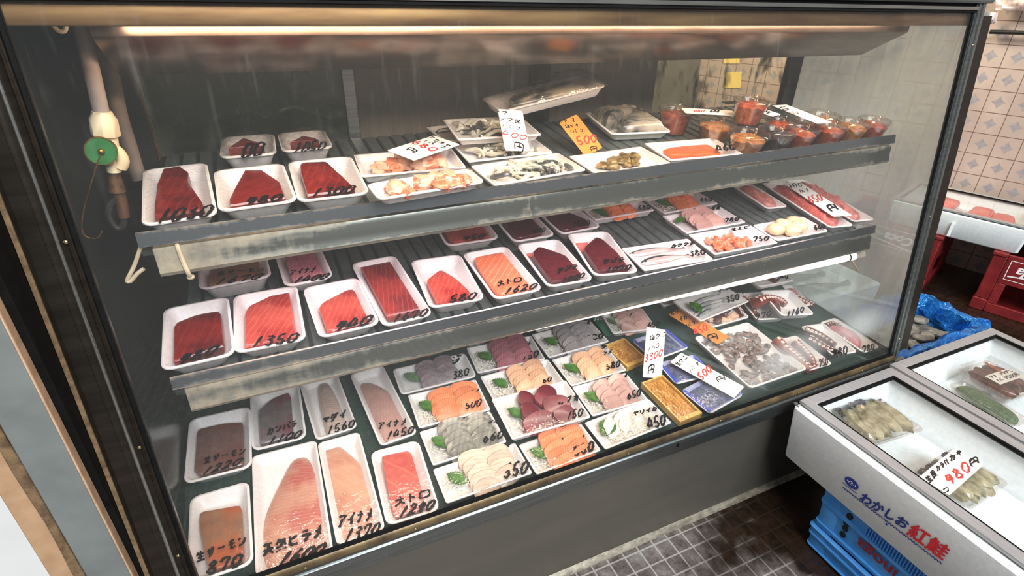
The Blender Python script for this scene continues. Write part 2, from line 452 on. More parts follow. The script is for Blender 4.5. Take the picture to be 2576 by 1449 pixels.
def mat_tiles():
    t = NT('wall_tiles')                    # cream tile with a grey star between four quarter circles
    u = t.n('ShaderNodeUVMap')
    s = t.n('ShaderNodeSeparateXYZ'); t.l(u.outputs[0], s.inputs[0])
    fx = t.math('FRACT', s.outputs[0]); fy = t.math('FRACT', s.outputs[1])
    ax = t.math('MINIMUM', fx, t.math('SUBTRACT', 1.0, fx)); ay = t.math('MINIMUM', fy, t.math('SUBTRACT', 1.0, fy))
    d = t.math('SQRT', t.math('ADD', t.math('MULTIPLY', ax, ax), t.math('MULTIPLY', ay, ay)))
    star = t.math('GREATER_THAN', d, 0.54)
    n = t.noise(5, 4)
    base = t.ramp(n, [(0.35, lin('#a4928a')), (0.65, lin('#b6a49a'))])
    starc = t.ramp(t.noise(60, 4), [(0.35, lin('#8a8488')), (0.65, lin('#9a9498'))])
    col = t.mixc(star, base, starc)
    g = t.math('LESS_THAN', t.math('MINIMUM', ax, ay), 0.018)
    col = t.mixc(g, col, lin('#6e5850'))
    dirt = t.ramp(t.noise(14, 5, 0.7), [(0.70, (0, 0, 0, 1)), (0.80, (0.5, 0.5, 0.5, 1))])
    col = t.mixc(dirt, col, lin('#7c665c'))
    return t.done(t.bsdf(col, 0.35))
mat_tiles()

def mat_floor():
    t = NT('floor_tiles')                   # small dark mosaic, wet and stained towards the right
    co = t.coord()
    s = t.n('ShaderNodeSeparateXYZ'); t.l(co, s.inputs[0])
    def axis(o, off): return t.math('FRACT', t.math('ADD', t.math('DIVIDE', o, 0.0462), off))
    fx, fy = axis(s.outputs[0], 100.52), axis(s.outputs[1], 100.22)
    ax = t.math('MINIMUM', fx, t.math('SUBTRACT', 1.0, fx)); ay = t.math('MINIMUM', fy, t.math('SUBTRACT', 1.0, fy))
    g = t.math('LESS_THAN', t.math('MINIMUM', ax, ay), 0.045)
    n = t.noise(22, 6, 0.7)
    tile = t.ramp(n, [(0.35, lin('#3c3430')), (0.55, lin('#6e6662')), (0.7, lin('#8c8886'))])
    wet = t.ramp(t.math('ADD', t.math('MULTIPLY', t.noise(3.0, 4, 0.6), 0.5), t.math('MULTIPLY', s.outputs[0], 0.5)), [(0.80, (0, 0, 0, 1)), (0.90, (1, 1, 1, 1))])
    tile = t.mixc(wet, tile, t.ramp(n, [(0.35, lin('#150f0a')), (0.7, lin('#33241a'))]))
    gr = t.mixc(wet, t.ramp(n, [(0.3, lin('#8c8680')), (0.6, lin('#aaa6a2'))]), lin('#2c221c'))
    col = t.mixc(g, tile, gr)
    ro = t.math('SUBTRACT', 0.55, t.math('MULTIPLY', wet, 0.3))
    return t.done(t.bsdf(col, ro, 0.0, t.bump(n, 0.2)))
mat_floor()

def mat_foil():
    t = NT('foil_blue')
    n = t.noise(26, 3, 0.6, dist=1.2)
    col = t.ramp(n, [(0.3, lin('#1050a8')), (0.6, lin('#2c84d8')), (0.75, lin('#7cc4f4'))])
    return t.done(t.bsdf(col, 0.16, 0.55, t.bump(n, 0.9, 0.01)))
mat_foil()

def mat_white_wall():
    t = NT('white_panel')
    co = t.coord()
    col = t.ramp(t.noise(4, 3), [(0.35, lin('#c9c9c6')), (0.65, lin('#d8d8d6'))])
    d = t.ramp(t.noise(17, 5, 0.75, t.coord((1, 1, 2.5))), [(0.68, (0, 0, 0, 1)), (0.76, (0.8, 0.8, 0.8, 1))])
    col = t.mixc(d, col, lin('#7a716c'))
    return t.done(t.bsdf(col, 0.6))
mat_white_wall()

# ------------------------------------------------------------------ mesh helpers
class MB:
    def __init__(s): s.v, s.f, s.uv = [], [], {}
    def add(s, vs, fs):
        o = len(s.v)
        s.v += [tuple(v) for v in vs]
        s.f += [tuple(i + o for i in f) for f in fs]
        return s
    def box(s, x0, x1, y0, y1, z0, z1):
        return s.add([(x, y, z) for z in (z0, z1) for y in (y0, y1) for x in (x0, x1)],
                     [(0, 2, 3, 1), (4, 5, 7, 6), (0, 1, 5, 4), (2, 6, 7, 3), (0, 4, 6, 2), (1, 3, 7, 5)])
    def extrude_x(s, prof, x0, x1):         # prof: closed (y, z) loop
        n = len(prof)
        vs = [(x0, y, z) for y, z in prof] + [(x1, y, z) for y, z in prof]
        fs = [(i, (i+1) % n, n + (i+1) % n, n + i) for i in range(n)]
        return s.add(vs, fs + [tuple(range(n-1, -1, -1)), tuple(range(n, 2*n))])
    def rings(s, rs, cap0=True, cap1=True):
        n = len(rs[0]); o = 0; vs = []; fs = []
        for r in rs: vs += list(r)
        for k in range(len(rs) - 1):
            for i in range(n):
                a, b = k*n + i, k*n + (i+1) % n
                fs.append((a, b, b + n, a + n))
        if cap0: fs.append(tuple(range(n-1, -1, -1)))
        if cap1: fs.append(tuple(range((len(rs)-1)*n, len(rs)*n)))
        return s.add(vs, fs)
    def tube(s, path, rad, n=8, caps=True):
        path = [Vector(p) for p in path]
        rs = []
        up = None
        for i, p in enumerate(path):
            tg = (path[min(i+1, len(path)-1)] - path[max(i-1, 0)])
            if tg.length < 1e-9: tg = Vector((0, 0, 1))
            tg.normalize()
            if up is None:
                up = Vector((0, 0, 1)) if abs(tg.z) < 0.9 else Vector((1, 0, 0))
            a = (up - tg * up.dot(tg)); a.normalize(); up = a
            b = tg.cross(a)
            r = rad(i / max(1, len(path)-1)) if callable(rad) else rad
            rs.append([p + (a*math.cos(2*math.pi*k/n) + b*math.sin(2*math.pi*k/n))*r for k in range(n)])
        return s.rings(rs, caps, caps)
    def lathe(s, prof, n=24, c=(0, 0, 0), cap0=False, cap1=False):
        rs = [[(c[0] + r*math.cos(2*math.pi*k/n), c[1] + r*math.sin(2*math.pi*k/n), c[2] + z) for k in range(n)] for r, z in prof]
        return s.rings(rs, cap0, cap1)
    def ell(s, c, rx, ry, rz, yaw=0.0, tilt=0.0, n=12, m=7, e=1.0, wob=0.0, seed=0):
        """rounded lump; e<1 squarer, wob roughens it"""
        cy, sy = math.cos(yaw), math.sin(yaw)
        ct, st = math.cos(tilt), math.sin(tilt)
        def pw(x): return math.copysign(abs(x)**e, x)
        rs = []
        for j in range(1, m):
            a = -math.pi/2 + math.pi*j/m
            ring = []
            for i in range(n):
                b = 2*math.pi*i/n
                x, y, z = pw(math.cos(a))*pw(math.cos(b)), pw(math.cos(a))*pw(math.sin(b)), pw(math.sin(a))
                k = 1 + wob*noise.noise((x*1.7 + seed*3.1, y*1.7, z*1.7 + seed))
                x, y, z = x*rx*k, y*ry*k, z*rz*k
                x, z = x*ct - z*st, x*st + z*ct
                ring.append((c[0] + x*cy - y*sy, c[1] + x*sy + y*cy, c[2] + z))
            rs.append(ring)
        return s.rings(rs)
    def dome(s, poly, z0, h, steps=((1, 0), (1.0, .45), (.94, .8), (.78, .97), (.45, 1.0), (.12, 1.0)), wob=0.0, seed=0):
        """a piece of fish: an outline raised to height h, edges rounded by the steps"""
        cx = sum(p[0] for p in poly)/len(poly); cy = sum(p[1] for p in poly)/len(poly)
        rs = []
        for k, zz in steps:
            r = []
            for x, y in poly:
                X, Y = cx + (x-cx)*k, cy + (y-cy)*k
                r.append((X, Y, z0 + h*zz*(1 + (wob*noise.noise((X*60, Y*60, seed*7.3)) if zz > 0.3 else 0))))
            rs.append(r)
        return s.rings(rs)
def smooth_poly(poly, it=2, c=.2):
    """round the corners of an outline (corner cutting)"""
    for _ in range(it):
        q = []
        for i in range(len(poly)):
            a, b = poly[i], poly[(i+1) % len(poly)]
            q += [(a[0]*(1-c) + b[0]*c, a[1]*(1-c) + b[1]*c), (a[0]*c + b[0]*(1-c), a[1]*c + b[1]*(1-c))]
        poly = q
    return poly
def curve(pts, n=6):
    """points on a smooth line through pts"""
    P = [Vector(p) for p in pts]
    if len(P) < 3:
        return [P[0].lerp(P[-1], k/n) for k in range(n+1)] if len(P) == 2 else P
    out = []
    for i in range(len(P)-1):
        a, b, c, d = P[max(i-1, 0)], P[i], P[i+1], P[min(i+2, len(P)-1)]
        for k in range(n):
            t = k/n
            out.append(0.5*((2*b) + (c-a)*t + (2*a - 5*b + 4*c - d)*t*t + (3*b - a - 3*c + d)*t**3))
    out.append(P[-1])
    return out
def rrect(w, l, r, n=4, cx=0, cy=0):
    pts = []
    r = min(r, w/2*0.98, l/2*0.98)
    for sx, sy, a0 in ((1, 1, 0), (-1, 1, 90), (-1, -1, 180), (1, -1, 270)):
        for k in range(n+1):
            a = math.radians(a0 + 90*k/n)
            pts.append((cx + sx*(w/2 - r) + r*math.cos(a), cy + sy*(l/2 - r) + r*math.sin(a)))
    return pts

def obj(name, mb, mat, parent=None, smooth=True, bevel=0.0, **tags):
    me = D.meshes.new(name)
    me.from_pydata(mb.v, [], mb.f)
    if smooth:
        me.polygons.foreach_set('use_smooth', [True]*len(me.polygons))
        try: me.set_sharp_from_angle(angle=math.radians(42))
        except Exception: pass
    me.materials.append(MATS[mat])
    me.update()
    o = D.objects.new(name, me)
    COL.objects.link(o)
    if parent is not None: o.parent = parent
    if bevel:
        b = o.modifiers.new('bevel', 'BEVEL'); b.width = bevel; b.segments = 2; b.limit_method = 'ANGLE'
        b.harden_normals = False
    for k, v in tags.items(): o[k] = v
    return o
def thing(name, label, cat, M=None, group=None):
    o = D.objects.new(name, None)
    COL.objects.link(o)
    o.empty_display_size = 0.03
    if M is not None: o.matrix_world = M
    o['label'] = label; o['category'] = cat
    if group: o['group'] = group
    return o
def tag(o, label, cat, group=None):
    o['label'] = label; o['category'] = cat
    if group: o['group'] = group
    return o
def mat4(o, x, y, z):
    return Matrix(((x.x, y.x, z.x, o.x), (x.y, y.y, z.y, o.y), (x.z, y.z, z.z, o.z), (0, 0, 0, 1)))

# ------------------------------------------------------------------ handwriting (brush strokes on a 9 x 9 grid)
HW = {'0': "58 26 13 30 61 84 87 58", '1': "69 30", '2': "17 39 68 65 32 10 81", '3': "28 58 77 45 35 64 72 50 21", '4': "49 14 12 83/67 61",
 '5': "28 24 54 72 50 11/28 79", '6': "69 35 22 40 72 64 34 23", '7': "18 78 40/18 16", '8': "76 58 27 35 63 71 40 12 34 66 76", '9': "77 48 25 44 77 75 40",
 '円': "10 18 88 81 71/58 54/14 84", '大': "16 86/59 53 10/54 90", 'ト': "39 30/36 73", 'ロ': "17 11 81 87 17", '生': "38 15/26 86/59 50/23 83/10 90",
 'サ': "16 86/38 33/69 65 30", 'ー': "15 85", 'モ': "28 78/15 85/48 42 51 82", 'ン': "18 36/11 52 87", 'カ': "16 76 73 50 41/49 45 10",
 'パ': "37 11/67 91/88 99 98 88", 'チ': "79 28/15 95/57 53 20", 'ア': "18 88 65/56 44 20", 'イ': "89 55 14/56 50", 'ナ': "16 86/59 54 20",
 'メ': "79 53 10/36 72", '天': "18 88/14 94/58 54 10/54 90", '然': "49 15/48 66 43 13/47 36/78 67/57 97/77 65 53/76 93/20 10/41 40/61 71/81 90",
 'ヒ': "28 22 41 81/25 87", 'ラ': "28 78/15 85 63 30", 'タ': "49 14/47 87 64 20/44 65", 'マ': "17 87 54/36 62", 'ダ': "39 14/37 77 54 10/34 55/89 87/99 97",
 'ウ': "58 57/14 16 86 64 30", 'オ': "16 86/59 50 41/56 10", 'ツ': "27 15/47 55/88 64 20", 'ヤ': "15 87 64/38 50", 'リ': "28 23/78 74 40",
 'ク': "49 15/47 87 64 20", 'ヨ': "18 78 71 11/14 74", 'エ': "27 77/47 42/11 91", 'ビ': "28 22 41 71/25 67/88 86/98 96", 'シ': "28 47/15 34/11 52 86",
 'ジ': "28 47/15 34/11 52 86/79 77/99 97", 'ブ': "18 78 54 20/89 87/99 97", 'ハ': "47 11/58 91", 'コ': "18 88 81 11", 'ニ': "27 77/11 91",
 'ネ': "59 57/26 76 43 13/53 50/54 82", 'ギ': "26 77/14 85/49 50/89 87/99 97", '塩': "17 47/39 32/11 52/69 57/67 97/65 95 93 63 65/62 61 91 92 62",
 'ヅ': "27 15/47 55/88 64 20/99 97", '貝': "28 78 72 22 28/26 76/24 74/42 10/62 90", '皮': "28 88 76/28 24 10/58 54/25 75 53 10/44 90",
 'ホ': "16 86/59 50/35 11/65 91", 'キ': "26 77/14 85/49 50", '子': "28 78 55 50 30/14 94", 'う': "49 68/16 57 85 63 30", 'に': "28 20/47 87/42 51 81",
 '付': "39 14/26 20/46 96/79 70 61/54 62", 'ガ': "16 76 73 50 41/49 45 10/89 87/99 97", 'ヤ': "15 87 64/38 50", '~': "14 36 54 73 96"}
def strokes(text, O, ex, ey, zf, wid, slant=0.0, lift=0.0016, gap=0.12):
    """ribbons for a line of text; O start of the baseline, ex end, ey up (2-D), zf(x, y) surface height"""
    mb = MB()
    n = len(text)
    adv = 1.0 / n
    ex = Vector(ex); ey = Vector(ey); O = Vector(O)
    for i, ch in enumerate(text):
        if ch not in HW: continue
        for si, st in enumerate(HW[ch].split('/')):
            pts = [((int(a[0]) + .0)/9.0, int(a[1])/9.0) for a in st.split()]
            P = []
            for gx, gy in pts:
                u = (i + gap*0.5 + gx*(1-gap)) * adv + slant*gy*adv
                q = O + ex*u + ey*gy
                P.append((q.x, q.y, 0))
            C = curve(P, 5)
            N = len(C)
            L, Rr = [], []
            for k in range(N):
                tg = C[min(k+1, N-1)] - C[max(k-1, 0)]
                if tg.length < 1e-9: tg = Vector((1, 0, 0))
                tg.normalize()
                nn = Vector((-tg.y, tg.x, 0))
                w = wid * (0.5 + 0.14*math.sin(k*1.3 + si*2 + i)) * (1.0 if 0 < k < N-1 else 0.6)
                for lst, sg in ((L, 1), (Rr, -1)):
                    p = C[k] + nn*w*sg
                    lst.append((p.x, p.y, zf(p.x, p.y) + lift + si*.00010 + k*.000008))
            mb.add(L + Rr, [(k, N+k, N+k+1, k+1) for k in range(N-1)])
    return mb
def font_mesh(body, size, offset=0.0, shear=0.0):
    cu = D.curves.new('lettering', 'FONT')
    cu.body = body; cu.size = size; cu.offset = offset; cu.shear = shear; cu.resolution_u = 4
    o = D.objects.new('lettering', cu)
    COL.objects.link(o)
    me = D.meshes.new_from_object(o.evaluated_get(bpy.context.evaluated_depsgraph_get()))
    mb = MB()
    mb.add([v.co[:] for v in me.vertices], [tuple(p.vertices) for p in me.polygons])
    D.objects.remove(o); D.curves.remove(cu); D.meshes.remove(me)
    return mb
def bold(mb, d):
    v, f, n = list(mb.v), list(mb.f), len(mb.v)
    mb.v, mb.f = [], []
    for k, (dx, dy) in enumerate(((0, 0), (d, 0), (-d, 0), (0, d), (0, -d), (.7*d, .7*d), (-.7*d, -.7*d))):
        mb.add([(x + dx, y + dy, z) for x, y, z in v], f)
    return mb
def xform(mb, M):
    mb.v = [tuple(M @ Vector(v)) for v in mb.v]
    return mb

# ------------------------------------------------------------------ placing things on the tilted shelves
class Fr:
    """local frame of a pack or card: origin on its support, x along its front edge, y to the back, z off the support"""
    def __init__(s, quad, pt, n, back, h, shrink=1.0):
        s.n = n
        P = [hit(q, Vector(pt) + n*h, n) for q in quad]        # TL TR BR BL
        c = (P[0] + P[1] + P[2] + P[3]) / 4
        ax = ((P[1] - P[0]) + (P[2] - P[3])); ay = ((P[0] - P[3]) + (P[1] - P[2]))
        x = (ax + ay.cross(n)).normalized()                     # square the two directions up, the longer edges counting more
        s.x = x; s.y = n.cross(x).normalized()
        s.w = ((P[1]-P[0]).length + (P[2]-P[3]).length)/2*shrink
        s.l = ((P[0]-P[3]).length + (P[1]-P[2]).length)/2*shrink
        s.o = c - n*h
        s.M = mat4(s.o, s.x, s.y, s.n)
    def loc(s, p, h):                                           # photo point -> local x, y at height h
        q = hit(p, s.o + s.n*h, s.n) - s.o
        return (q.dot(s.x), q.dot(s.y))

def tray_mesh(w, l, h, style):
    mb = MB()
    if style == 'deep': r, ins, fl, fz = 0.017, 0.017, 0.0045, 0.005
    elif style == 'mid': r, ins, fl, fz = 0.012, 0.012, 0.004, 0.004
    else: r, ins, fl, fz = 0.005, 0.009, 0.004, 0.003
    def R(k, z, rr): return [(x, y, z) for x, y in rrect(w - 2*k, l - 2*k, rr)]
    rs = [R(ins*1.15, 0, r*.8), R(ins, .002, r*.85), R(fl*.8, h - .004, r), R(0, h - .003, r), R(0, h - .0008, r), R(.0015, h, r), R(fl, h, r*.9),
          R(fl + .0018, h - .002, r*.85), R(ins*.85 + .003, fz + .004, r*.7), R(ins + .006, fz, r*.5)]
    return mb.rings(rs)
def film_fn(w, l, h, bulge):
    def z(x, y):
        u, v = min(1, abs(2*x/w)), min(1, abs(2*y/l))
        return h + .0006 + bulge*((1-u*u)*(1-v*v))**0.7
    return z
def film_mesh(w, l, h, bulge, drop=0.0, N=14, lumps=None):
    mb = MB(); z = film_fn(w, l, h, bulge)
    ww, ll = w - .003, l - .003
    vs = []
    for j in range(N+1):
        for i in range(N+1):
            x, y = ww*(i/N - .5), ll*(j/N - .5)
            cr = 0.0007*noise.noise((x*70, y*70, w*100)) if 0 < i < N and 0 < j < N else 0
            vs.append((x, y, z(x, y) + cr*(1 if bulge > .006 else .4)))
    fs = [(j*(N+1)+i, j*(N+1)+i+1, (j+1)*(N+1)+i+1, (j+1)*(N+1)+i) for j in range(N) for i in range(N)]
    mb.add(vs, fs)
    return mb, z

# ---- fillings, all in the pack's own frame
def leaf_mb(cx, cy, z, L, W, yaw, up=0.012):
    mb = MB(); N = 22
    top = []
    for sgn in (1, -1):
        for k in range(N+1):
            t = k/N
            hw = W*(math.sin(math.pi*min(1, t*1.02))**0.8)*(1 - .35*t) + .0002
            tooth = (0.0016 if k % 2 else -0.0008) if 0 < k < N else 0
            top.append((L*(t-.5) + (0.001 if k % 2 else 0), sgn*(hw + tooth), t))
    vs = []; c, s_ = math.cos(yaw), math.sin(yaw)
    for lay in (0, -.0006):
        for k in range(N+1):
            for src in (top[k], (top[k][0], 0, top[k][2]), top[N+1+k]):
                x, y, t = src
                zz = z + up*(0.4 + .6*t) + abs(y)*0.35 + lay
                vs.append((cx + x*c - y*s_, cy + x*s_ + y*c, zz))
    fs = []
    B = (N+1)*3
    for k in range(N):
        for a in (0, 1):
            i = k*3 + a
            fs.append((i, i+1, i+4, i+3)); fs.append((B+i, B+i+3, B+i+4, B+i+1))
    mb.add(vs, fs)
    return mb
def shreds_mb(cx, cy, rx, ry, z, n=46, seed=1):
    rnd = random.Random(seed); mb = MB()
    for _ in range(n):
        x, y = cx + rx*rnd.uniform(-1, 1), cy + ry*rnd.uniform(-1, 1)
        a = rnd.uniform(0, 6.28); L = rnd.uniform(.012, .03)
        p = []
        for k in range(5):
            t = k/4 - .5
            b = a + t*rnd.uniform(-2, 2)
            p.append((max(cx-rx*1.05, min(cx+rx*1.05, x + L*t*math.cos(b))), max(cy-ry*1.05, min(cy+ry*1.05, y + L*t*math.sin(b))), z + .004 + rnd.uniform(0, .007)))
        mb.tube(curve(p, 2), .0008, 4)
    return mb
def strips_mb(w, l, z, h, n, r, seed, zspread=1.0):
    rnd = random.Random(seed); mb = MB()
    for _ in range(n):
        a = rnd.uniform(-.9, .9) + (0 if rnd.random() < .7 else 1.5)
        x, y = rnd.gauss(0, w*.22), rnd.gauss(0, l*.22)
        L = rnd.uniform(.03, .065)
        ph = rnd.uniform(0, 6)
        p = []
        zc = z + h*rnd.random()*max(0.15, 1 - (x/w*1.7)**2 - (y/l*1.7)**2)
        for k in range(6):
            t = k/5 - .5
            xx = x + L*t*math.cos(a) + .008*math.sin(ph + 5*t)
            yy = y + L*t*math.sin(a) + .008*math.cos(ph*1.3 + 6*t)
            p.append((max(-w*.47, min(w*.47, xx)), max(-l*.47, min(l*.47, yy)), zc + .004*math.sin(ph + 7*t) + r))
        mb.tube(curve(p, 3), lambda t: r*(.55 + .6*math.sin(math.pi*t)), 6)
    return mb
def slice_mb(cx, cy, cz, L, W, T, yaw, tilt, seed):
    mb = MB(); n, m = 12, 5
    pts = []
    rnd = random.Random(seed)
    a, b = rnd.uniform(.75, 1), rnd.uniform(.8, 1)
    base = [(-1, -.75*a), (-.7, -1), (.1, -.95), (.75, -.85*b), (1, -.3), (1, .35*b), (.7, .9), (0, 1), (-.75, .9*a), (-1, .4)]
    poly = smooth_poly([(x*L/2, y*W/2) for x, y in base], 1)
    c, s_ = math.cos(yaw), math.sin(yaw)
    rs = []
    for k, zz in ((.94, 0), (1, .3), (1, .7), (.93, 1), (.5, 1.05), (.1, 1.05)):
        r = []
        for x, y in poly:
            x, y = x*k, y*k
            z = T*zz + y*math.tan(tilt) + .0025*math.cos(x/L*3)
            r.append((cx + x*c - y*s_, cy + x*s_ + y*c, cz + z))
        rs.append(r)
    return mb.rings(rs)
def tentacle_mb(path, r0, r1, n=10):
    mb = MB(); P = curve(path, 5)
    mb.tube(P, lambda t: r0 + (r1 - r0)*t, n)
    return mb, P
def suckers_mb(P, r0, r1, side, step=2):
    mb = MB(); N = len(P)
    for k in range(1, N-1, step):
        t = k/(N-1); r = r0 + (r1-r0)*t
        tg = (P[min(k+1, N-1)] - P[max(k-1, 0)]).normalized()
        nn = Vector((-tg.y, tg.x, 0)).normalized()
        for sg in (1, -1):
            nrm = (Vector((0, 0, 1))*.8 + nn*(side + .42*sg)).normalized()
            c = P[k] + nrm*(r*.98)
            a = nrm.orthogonal().normalized(); b = nrm.cross(a)
            rr = r*.30
            rings = []
            for q, hh in ((1, -.0006), (1, .001), (.6, .0013), (.45, .0002)):
                rings.append([c + (a*math.cos(2*math.pi*i/8) + b*math.sin(2*math.pi*i/8))*rr*q + nrm*hh for i in range(8)])
            mb.rings(rings)
    return mb
def fish_part(root, p0, p1, hw, ht, z, head_first=True, mats=('fish_silver', 'fish_back')):
    """a whole small fish lying on its side, from snout p0 to tail p1"""
    p0, p1 = Vector((*p0, 0)), Vector((*p1, 0))
    ax = (p1 - p0); L = ax.length; ax.normalize(); sd = Vector((-ax.y, ax.x, 0))
    prof = [(0, .12), (.05, .5), (.14, .8), (.3, 1), (.5, .95), (.7, .66), (.86, .3), (.92, .22), (1.0, .5)]
    body, back = MB(), MB()
    for mb, lo, hi in ((body, -1.0, .05), (back, .05, 1.0)):
        rs = []
        for t, k in prof:
            ring = []
            c = p0 + ax*(L*t) + sd*(.006*math.sin(t*3))
            for q in range(9):
                s_ = lo + (hi-lo)*q/8
                ring.append(c + sd*(hw*k*s_) + Vector((0, 0, z + ht*k*math.sqrt(max(0.02, 1 - s_*s_)))))
            for q in range(8, -1, -1):
                s_ = lo + (hi-lo)*q/8
                ring.append(c + sd*(hw*k*s_*.9) + Vector((0, 0, z)))
            rs.append(ring)
        mb.rings(rs)
    o = obj('fish', body, mats[0], root)
    obj('dark_back', back, mats[1], o)
    e = MB()
    ec = p0 + ax*(L*.085) + sd*(hw*.08)
    e.ell((ec.x, ec.y, z + ht*.62), .0032, .0032, .002)
    obj('eye', e, 'fish_eye', o)
    return o

PACKS = []
PRICE_LABEL = 'black handwriting'
def pack(label, quad, plane, h=0.02, style='flat', lift=0.0, bulge=0.002, film='wrap', texts=(), fill=(), group=None, name='foam_fish_tray', cat='fish pack', inkw=1.0, tray_mat='foam_white', shrink=.985, seed=None, tip=0.0):
    pt = PL[plane] + UP*lift
    F = Fr(quad, pt, UP, BACK, h, shrink)
    root = thing(name, label, cat, F.M, group)
    w, l = F.w, F.l
    sd = len(PACKS)*13 + 5 if seed is None else seed
    if style != 'none':
        obj('foam_tray', tray_mesh(w, l, h, style), tray_mat, root)
    fz = {'deep': .006, 'mid': .005, 'flat': .004, 'none': .001}[style]
    zf = None
    if film:
        fm, zf = film_mesh(w, l, h, bulge)
        obj('plastic_wrap', fm, film, root)
    if zf is None: zf = lambda x, y: h
    for c in fill:
        kind, a = c[0], c[1:]
        if kind in ('block', 'fillet'):
            poly_px, ht, mt = a[0], a[1], a[2]
            nm = a[3] if len(a) > 3 else ('fish_block' if kind == 'block' else 'fish_fillet')
            zb = fz + (a[4] if len(a) > 4 else 0)
            poly = [F.loc(q, zb + ht*.8) for q in poly_px]
            area2 = sum(poly[i][0]*poly[(i+1) % len(poly)][1] - poly[(i+1) % len(poly)][0]*poly[i][1] for i in range(len(poly)))
            if area2 < 0: poly = poly[::-1]
            kin = {'deep': .0165, 'mid': .013, 'flat': .010, 'none': .004}[style]
            lim = lambda q: (max(-w/2 + kin, min(w/2 - kin, q[0])), max(-l/2 + kin, min(l/2 - kin, q[1])))
            if kind == 'block':
                bx, by = sum(q[0] for q in poly)/len(poly), sum(q[1] for q in poly)/len(poly)
                poly = [(bx + (x-bx)*1.06, by + (y-by)*1.06) for x, y in poly]
            poly = [lim(q) for q in smooth_poly(poly, 2, .12 if kind == 'block' else .2)]
            mb = MB()
            if kind == 'block': mb.dome(poly, zb, ht, ((.90, 0), (.97, .3), (1, .86), (.965, .97), (.88, 1), (.5, 1), (.12, 1)), .06, sd)
            else: mb.dome(poly, zb, ht, ((1, 0), (1.0, .22), (.95, .55), (.82, .82), (.62, .95), (.35, 1.0), (.1, 1.0)), .10, sd)
            obj(nm, mb, mt, root)
        elif kind == 'sashimi':
            mt, n1, n2, cx, cy, L, W, yaw = a[:8]
            T = a[8] if len(a) > 8 else .005
            rnd = random.Random(sd)
            for col, n in enumerate((n1, n2)):
                for k in range(n):
                    x = w*cx + (col - .5)*L*.86 + rnd.uniform(-.002, .002)
                    y = l*cy + (n - 1)*W*.24 - k*W*.48 + rnd.uniform(-.001, .001) + col*.004
                    obj('fish_slice', slice_mb(x, y, fz + .007 + .0015*(n-k), L*rnd.uniform(.9, 1.08), W, T, yaw + rnd.uniform(-.2, .2), .42, sd*7 + col*31 + k), mt, root)
        elif kind == 'chunks':
            for k, (cu, cv, L, W, ya) in enumerate(a[1]):
                obj('fish_slice', slice_mb(w*cu, l*cv, fz + .006 + .004*(k % 2), L, W, .012, ya, .22, sd*5 + k), a[0], root)
        elif kind == 'leaf':
            cx, cy, L, W, yaw = a
            obj('shiso_leaf', leaf_mb(w*cx, l*cy, fz + .004, L, W, yaw), 'shiso', root)
        elif kind == 'radish':
            cx, cy, rx, ry = a[:4]
            obj('shredded_radish', shreds_mb(w*cx, l*cy, w*rx, l*ry, fz, a[4] if len(a) > 4 else 46, sd), 'radish', root, kind='stuff')
        elif kind == 'strips':
            mt, nm, n, r, hh = a
            obj(nm, strips_mb(w*.86, l*.8, fz, hh, n, r, sd + len(nm)), mt, root, kind='stuff')
        elif kind == 'lumps':
            mt, nm, n, rr, sx, sy = a[:6]
            rnd = random.Random(sd + 3)
            flat = a[6] if len(a) > 6 else .6
            for k in range(n):
                x, y = w*sx*rnd.uniform(-1, 1), l*sy*rnd.uniform(-1, 1)
                q = rr*rnd.uniform(.8, 1.2)
                mb = MB().ell((x, y, fz + q*flat*.95), q*rnd.uniform(1, 1.6), q, q*flat, rnd.uniform(0, 6), 0, 14, 9, 1, .55, sd + k)
                obj(nm, mb, mt[k % len(mt)] if isinstance(mt, (list, tuple)) else mt, root)
        elif kind == 'grid':
            mt, nm, pts, rr, flat = a
            for k, (u, v) in enumerate(pts):
                obj(nm, MB().ell((w*u, l*v, fz + rr*flat), rr, rr*.92, rr*flat, k*.7, 0, 16, 8, .85, .12, sd + k), mt, root)
        elif kind == 'heap':
            mt, nm, sx, sy, hh = a[:5]
            poly = smooth_poly([(w*sx*x, l*sy*y) for x, y in ((-1, -.8), (0, -1), (1, -.8), (1, .8), (0, 1), (-1, .8))], 3)
            mb = MB().dome(poly, fz, hh, ((1, 0), (1, .35), (.93, .7), (.8, .9), (.6, 1), (.4, 1), (.2, 1), (.05, 1)), .45, sd)
            obj(nm, mb, mt, root, kind='stuff')
        elif kind == 'shrimp':
            rnd = random.Random(sd)
            for k in range(a[0]):
                x, y = w*.32*rnd.uniform(-1, 1), l*.28*rnd.uniform(-1, 1)
                a0 = rnd.uniform(-.6, .6) + (math.pi if rnd.random() < .5 else 0)
                P = [(x + .019*math.cos(a0 + t*1.6)*(.4 + t), y + .013*math.sin(a0 + t*2.2), fz + .006 + .003*rnd.random() + .003*math.sin(t*3)) for t in (-.8, -.4, 0, .4, .8, 1.1)]
                obj('shrimp', MB().tube(curve(P, 3), lambda t: .0062*(1 - .75*t) + .0008, 8), 'shrimp', root)
        elif kind == 'fish':
            for (q0, q1, hw, ht) in a[0]:
                fish_part(root, F.loc(q0, fz + ht*.5), F.loc(q1, fz + ht*.5), hw, ht, fz, mats=a[1] if len(a) > 1 else ('fish_pink', 'fish_back'))
        elif kind == 'tentacle':
            path_px, r0, r1, side, mt = a
            P = [(*F.loc(q, fz + r0), fz + r0 + (r1 - r0)*(i/(len(path_px)-1))) for i, q in enumerate(path_px)]
            mb, C = tentacle_mb(P, r0, r1)
            o = obj('tentacle', mb, mt, root)
            obj('suckers', suckers_mb(C, r0, r1, side), 'sucker', o)
